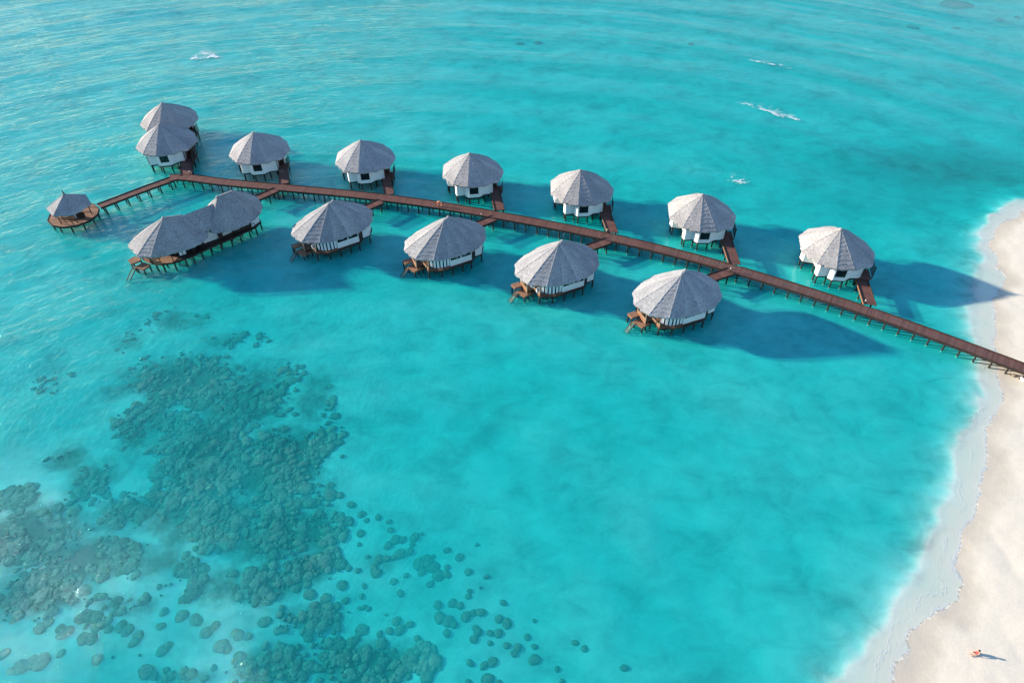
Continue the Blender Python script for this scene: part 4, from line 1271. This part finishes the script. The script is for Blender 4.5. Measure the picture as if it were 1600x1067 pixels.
ringo = thing('life_ring', 'orange life ring standing on the jetty planks', 'life ring', (-15.2, 124.75, 2.0), R(-18))
mb = MB(); n = 20; ms = 8
vs = []
for i in range(n):
    a = 2 * math.pi * i / n
    for j in range(ms):
        b = 2 * math.pi * j / ms
        r = 0.50 + 0.13 * math.cos(b)
        vs.append((r * math.cos(a), 0.13 * math.sin(b), 0.66 + r * math.sin(a)))
mb.add(vs, [(i * ms + j, ((i + 1) % n) * ms + j, ((i + 1) % n) * ms + (j + 1) % ms, i * ms + (j + 1) % ms) for i in range(n) for j in range(ms)])
obj('float', mb, M_orange, ringo, smooth=True)
for a in (45, 135, 225, 315):
    c = (0.50 * math.cos(R(a)), 0, 0.66 + 0.50 * math.sin(R(a)))
    d = Vector((-math.sin(R(a)), 0, math.cos(R(a)))) * 0.06
    obj('band', MB().tube(Vector(c) - d, Vector(c) + d, 0.142, 0.142, 10), M_cloth, ringo)
obj('stand', MB().box((0, 0.0, 0.04), (0.7, 0.4, 0.08)), M_dark, ringo)


# white sandbag and small rocks under the landward end of the jetty
def blob(name, m, seed, sx, sy, sz, loc, parent=None):
    vs, fs = dome(12, 5, seed, 0.10)
    mb = MB(); mb.add([(x * sx, y * sy, z * sz) for x, y, z in vs], fs)
    return obj(name, mb, m, parent, loc, True)


g0 = (82.55, 76.15)
o = blob('sandbag', M_bag, 41, 0.85, 0.55, 0.5, (g0[0], g0[1], tz(*g0))); tag(o, 'white sandbag lying on the beach under the jetty edge', 'sandbag')
for k, (x, y, r) in enumerate(((81.3, 77.0, 0.40), (81.75, 76.45, 0.30), (80.75, 77.35, 0.26))):
    o = blob('beach_rock', M_rock, 51 + k, r * 1.2, r, r * 0.8, (x, y, tz(x, y) - 0.03))
    tag(o, ['largest brown rock on the sand beside the white sandbag', 'small brown rock touching the white sandbag', 'smallest brown rock under the jetty edge on the sand'][k], 'rock', 'rocks under the jetty')


# ------------------------------------------------------------------ foam
def foam_mesh(pts, name):
    """pts: (x, y, z, rx, ry, angle): thin ragged rafts of bubbles"""
    vs = []; fs = []
    for x, y, z, rx, ry, a in pts:
        n = 7; b = len(vs); ca, sa = math.cos(a), math.sin(a)
        for k in range(n):
            t = 2 * math.pi * k / n; w = random.uniform(0.65, 1.25)
            px, py = rx * w * math.cos(t), ry * w * math.sin(t)
            vs.append((x + px * ca - py * sa, y + px * sa + py * ca, z))
        vs.append((x, y, z + 0.15 * min(rx, ry)))
        for k in range(n): fs.append((b + k, b + (k + 1) % n, b + n))
    mb = MB(); mb.add(vs, fs)
    return mb.mesh(name, M_foam, True)


def shore_foam():
    xs = np.arange(36, 112, 0.10); ys = np.arange(26, 128, 0.10)
    X, Y = np.meshgrid(xs, ys)
    Z, d, o = terrain(X, Y)
    X, Y, Z, d, o = X.ravel(), Y.ravel(), Z.ravel(), d.ravel(), o.ravel()
    br = fbm(X / 3.0, Y / 3.0, 3, 121)
    lace = fbm(X * 0.9, Y * 0.9, 3, 125)
    p = np.exp(-((d + 0.16) / 0.24) ** 2) * 0.9 * sstep(0.22, 0.42, br)
    p = np.maximum(p, np.exp(-(np.abs(lace - 0.5) / 0.018) ** 2) * sstep(-2.2, -0.3, d) * (d < 0) * 0.5 * sstep(0.45, 0.62, br))
    arcs = d + (fbm(X / 5.0, Y / 5.0, 3, 131) - 0.5) * 3.0 + 2.1
    p = np.maximum(p, np.exp(-(arcs / 0.16) ** 2) * (d < -0.3) * 0.5 * sstep(0.42, 0.6, fbm(X / 4, Y / 4, 2, 135)))
    k = RNG.random(len(X)) < p
    pts = [(x + RNG.uniform(-0.09, 0.09), y + RNG.uniform(-0.09, 0.09), max(z, 0.0) + 0.012, RNG.uniform(0.03, 0.075), RNG.uniform(0.02, 0.05), RNG.uniform(0, 3.1)) for x, y, z in zip(X[k], Y[k], Z[k])]
    o = obj('shore_foam', foam_mesh(pts, 'shore_foam'), M_foam)
    tag(o, 'thin broken line of white foam along the water edge', None, None, 'stuff')


shore_foam()


def whitecap(P, n, spread, tail, lab):
    """a small breaker: bright broken lip along P with lacy foam trailing behind it"""
    P = [Vector(p) for p in P]
    pts = []
    while len(pts) < n:
        i = random.randrange(len(P) - 1); t = random.random()
        p = P[i].lerp(P[i + 1], t); d = (P[i + 1] - P[i]).normalized(); nn = Vector((-d.y, d.x))
        f = (i + t) / (len(P) - 1); env = math.sin(math.pi * min(1, max(0, f))) ** 0.5
        lip = random.random() < 0.30
        off = abs(random.gauss(0, spread * 0.35)) if lip else abs(random.gauss(0, 0.45)) * tail * env
        q = p + nn * (off + 0.35 * math.sin(f * 17)) + d * random.gauss(0, 0.5)
        v1 = 0.5 * vnoise(q.x * 0.8, q.y * 0.8, 3) + 0.5 * vnoise(q.x * 2.3, q.y * 2.3, 4)
        if random.random() > float(sstep(0.42, 0.66, v1)) + 0.04: continue
        s = 1.0 if lip else 0.8
        pts.append((q.x, q.y, 0.0, random.uniform(0.06, 0.15) * s, random.uniform(0.04, 0.09) * s, math.atan2(d.y, d.x) + random.uniform(-0.6, 0.6)))
    qx, qy = np.array([p[0] for p in pts]), np.array([p[1] for p in pts])
    wz = water_z(qx, qy, *terrain(qx, qy))
    pts = [(p[0], p[1], float(z) + 0.16, *p[3:]) for p, z in zip(pts, wz)]
    o = obj('whitecap', foam_mesh(pts, 'whitecap'), M_foam)
    tag(o, lab, 'wave', 'small breaking waves in the open lagoon')


whitecap([(-97.3, 210.4), (-94.5, 210.9), (-90.2, 212.6)], 2300, 1.8, 7.0, 'white breaker behind the pair of villas at the jetty end')
whitecap([(72.3, 209.2), (75.0, 207.4), (78.0, 206.2), (82.6, 203.6)], 480, 0.9, 1.6, 'thin broken white crest farthest out on the right')
whitecap([(61.6, 179.2), (66.5, 175.8), (70.5, 171.2), (74.6, 169.4)], 1300, 1.2, 4.0, 'long lacy white breaker on the right half of the lagoon')
whitecap([(49.6, 138.4), (51.4, 137.6), (53.0, 137.7)], 260, 1.6, 4.5, 'small patch of white foam behind the second white-walled villa')


# ------------------------------------------------------------------ the person sitting on the sand
def make_person():
    x0, y0 = 53.2, 32.8
    t = thing('person', 'person with dark hair and red swimwear sitting on the beach, legs stretched out', 'person', (x0, y0, tz(x0, y0) - 0.01), R(12))
    V = []; E = []; RR = []

    def v(p, r, par=None):
        V.append(p); RR.append(r)
        if par is not None: E.append((par, len(V) - 1))
        return len(V) - 1
    # facing -x, seated
    pel = v((0, 0, 0.13), 0.135)
    ab = v((0.05, 0, 0.30), 0.115, pel); chs = v((0.02, 0, 0.50), 0.135, ab); nk = v((-0.01, 0, 0.63), 0.055, chs); hd0 = v((-0.03, 0, 0.72), 0.075, nk); hd = v((-0.035, 0, 0.80), 0.098, hd0); hd2 = v((-0.03, 0, 0.875), 0.07, hd)
    for s in (-1, 1):
        hip = v((-0.08, s * 0.10, 0.12), 0.10, pel); kn = v((-0.46, s * 0.13, 0.27 if s > 0 else 0.16), 0.062, hip); an = v((-0.82, s * 0.12, 0.07), 0.04, kn)
        ft = v((-0.88, s * 0.13, 0.10), 0.035, an); v((-0.90, s * 0.14, 0.21), 0.022, ft)
        sh = v((0.02, s * 0.18, 0.56), 0.06, chs); el = v((-0.10, s * 0.26, 0.36), 0.042, sh); wr = v((-0.30, s * 0.20, 0.28), 0.028, el)
        pm = v((-0.36, s * 0.185, 0.26), 0.032, wr)
        for k, (dy, L) in enumerate(((-0.03, 0.075), (-0.01, 0.09), (0.012, 0.085), (0.034, 0.065))):
            f = v((-0.39 - 0.02, s * 0.185 + dy, 0.255), 0.010, pm); v((-0.39 - L, s * 0.185 + dy * 1.15, 0.235), 0.008, f)
        th = v((-0.36, s * (0.185 - 0.045), 0.25), 0.011, pm); v((-0.395, s * (0.185 - 0.062), 0.24), 0.009, th)
    me = bpy.data.meshes.new('body'); me.from_pydata(V, E, []); me.materials.append(M_skin)
    b = bpy.data.objects.new('body', me); COL.objects.link(b); b.parent = t
    mod = b.modifiers.new('skin', 'SKIN')
    for i, r in enumerate(RR): me.skin_vertices[0].data[i].radius = (r, r)
    me.skin_vertices[0].data[0].use_root = True
    sd = b.modifiers.new('sub', 'SUBSURF'); sd.levels = 1; sd.render_levels = 2
    # swimwear shell round the trunk, hair over the head, simple face
    mb = MB()
    mb.lathe([(0.165, 0.05), (0.185, 0.14), (0.155, 0.24), (0.142, 0.33), (0.160, 0.43), (0.168, 0.52), (0.13, 0.57)], (0.03, 0, 0), 18)
    mb.v = [(x, y * 1.12, z) for x, y, z in mb.v]
    obj('swimwear', mb, M_swim, t, smooth=True)
    vs, fs = dome(16, 7, 77, 0.03)
    mb = MB(); mb.add([(-0.005 + x * 0.125, y * 0.118, 0.80 + z * 0.125) for x, y, z in vs], fs)
    mb.lathe([(0.05, 0.50), (0.085, 0.62), (0.095, 0.75), (0.07, 0.85)], (0.065, 0, 0), 12)
    obj('hair', mb, M_hair, t, smooth=True)
    for s in (-1, 1):
        obj('eye', MB().lathe([(0.004, -0.012), (0.012, 0.0), (0.004, 0.012)], (-0.128, s * 0.036, 0.79), 8), M_hair, t)
    obj('nose', MB().tube((-0.128, 0, 0.79), (-0.148, 0, 0.755), 0.010, 0.016, 6), M_skin, t)
    obj('mouth', MB().box((-0.122, 0, 0.725), (0.012, 0.045, 0.012)), M_swim, t)


_rt = random.Random(17)
for _o in [o for o in COL.objects if o.get('category') in ('villa', 'gazebo')]:
    _k = _rt.uniform(0.94, 1.06); _w = _rt.uniform(-0.02, 0.03)
    for _c in _o.children:
        if _c.name.split('.')[0] == 'roof':
            for _p in [_c] + list(_c.children):
                _v = _k * _rt.uniform(0.96, 1.04)
                _p.color = (_v * (1 + _w), _v, _v * (1 - _w), 1)

make_person()
bpy.context.view_layer.update()
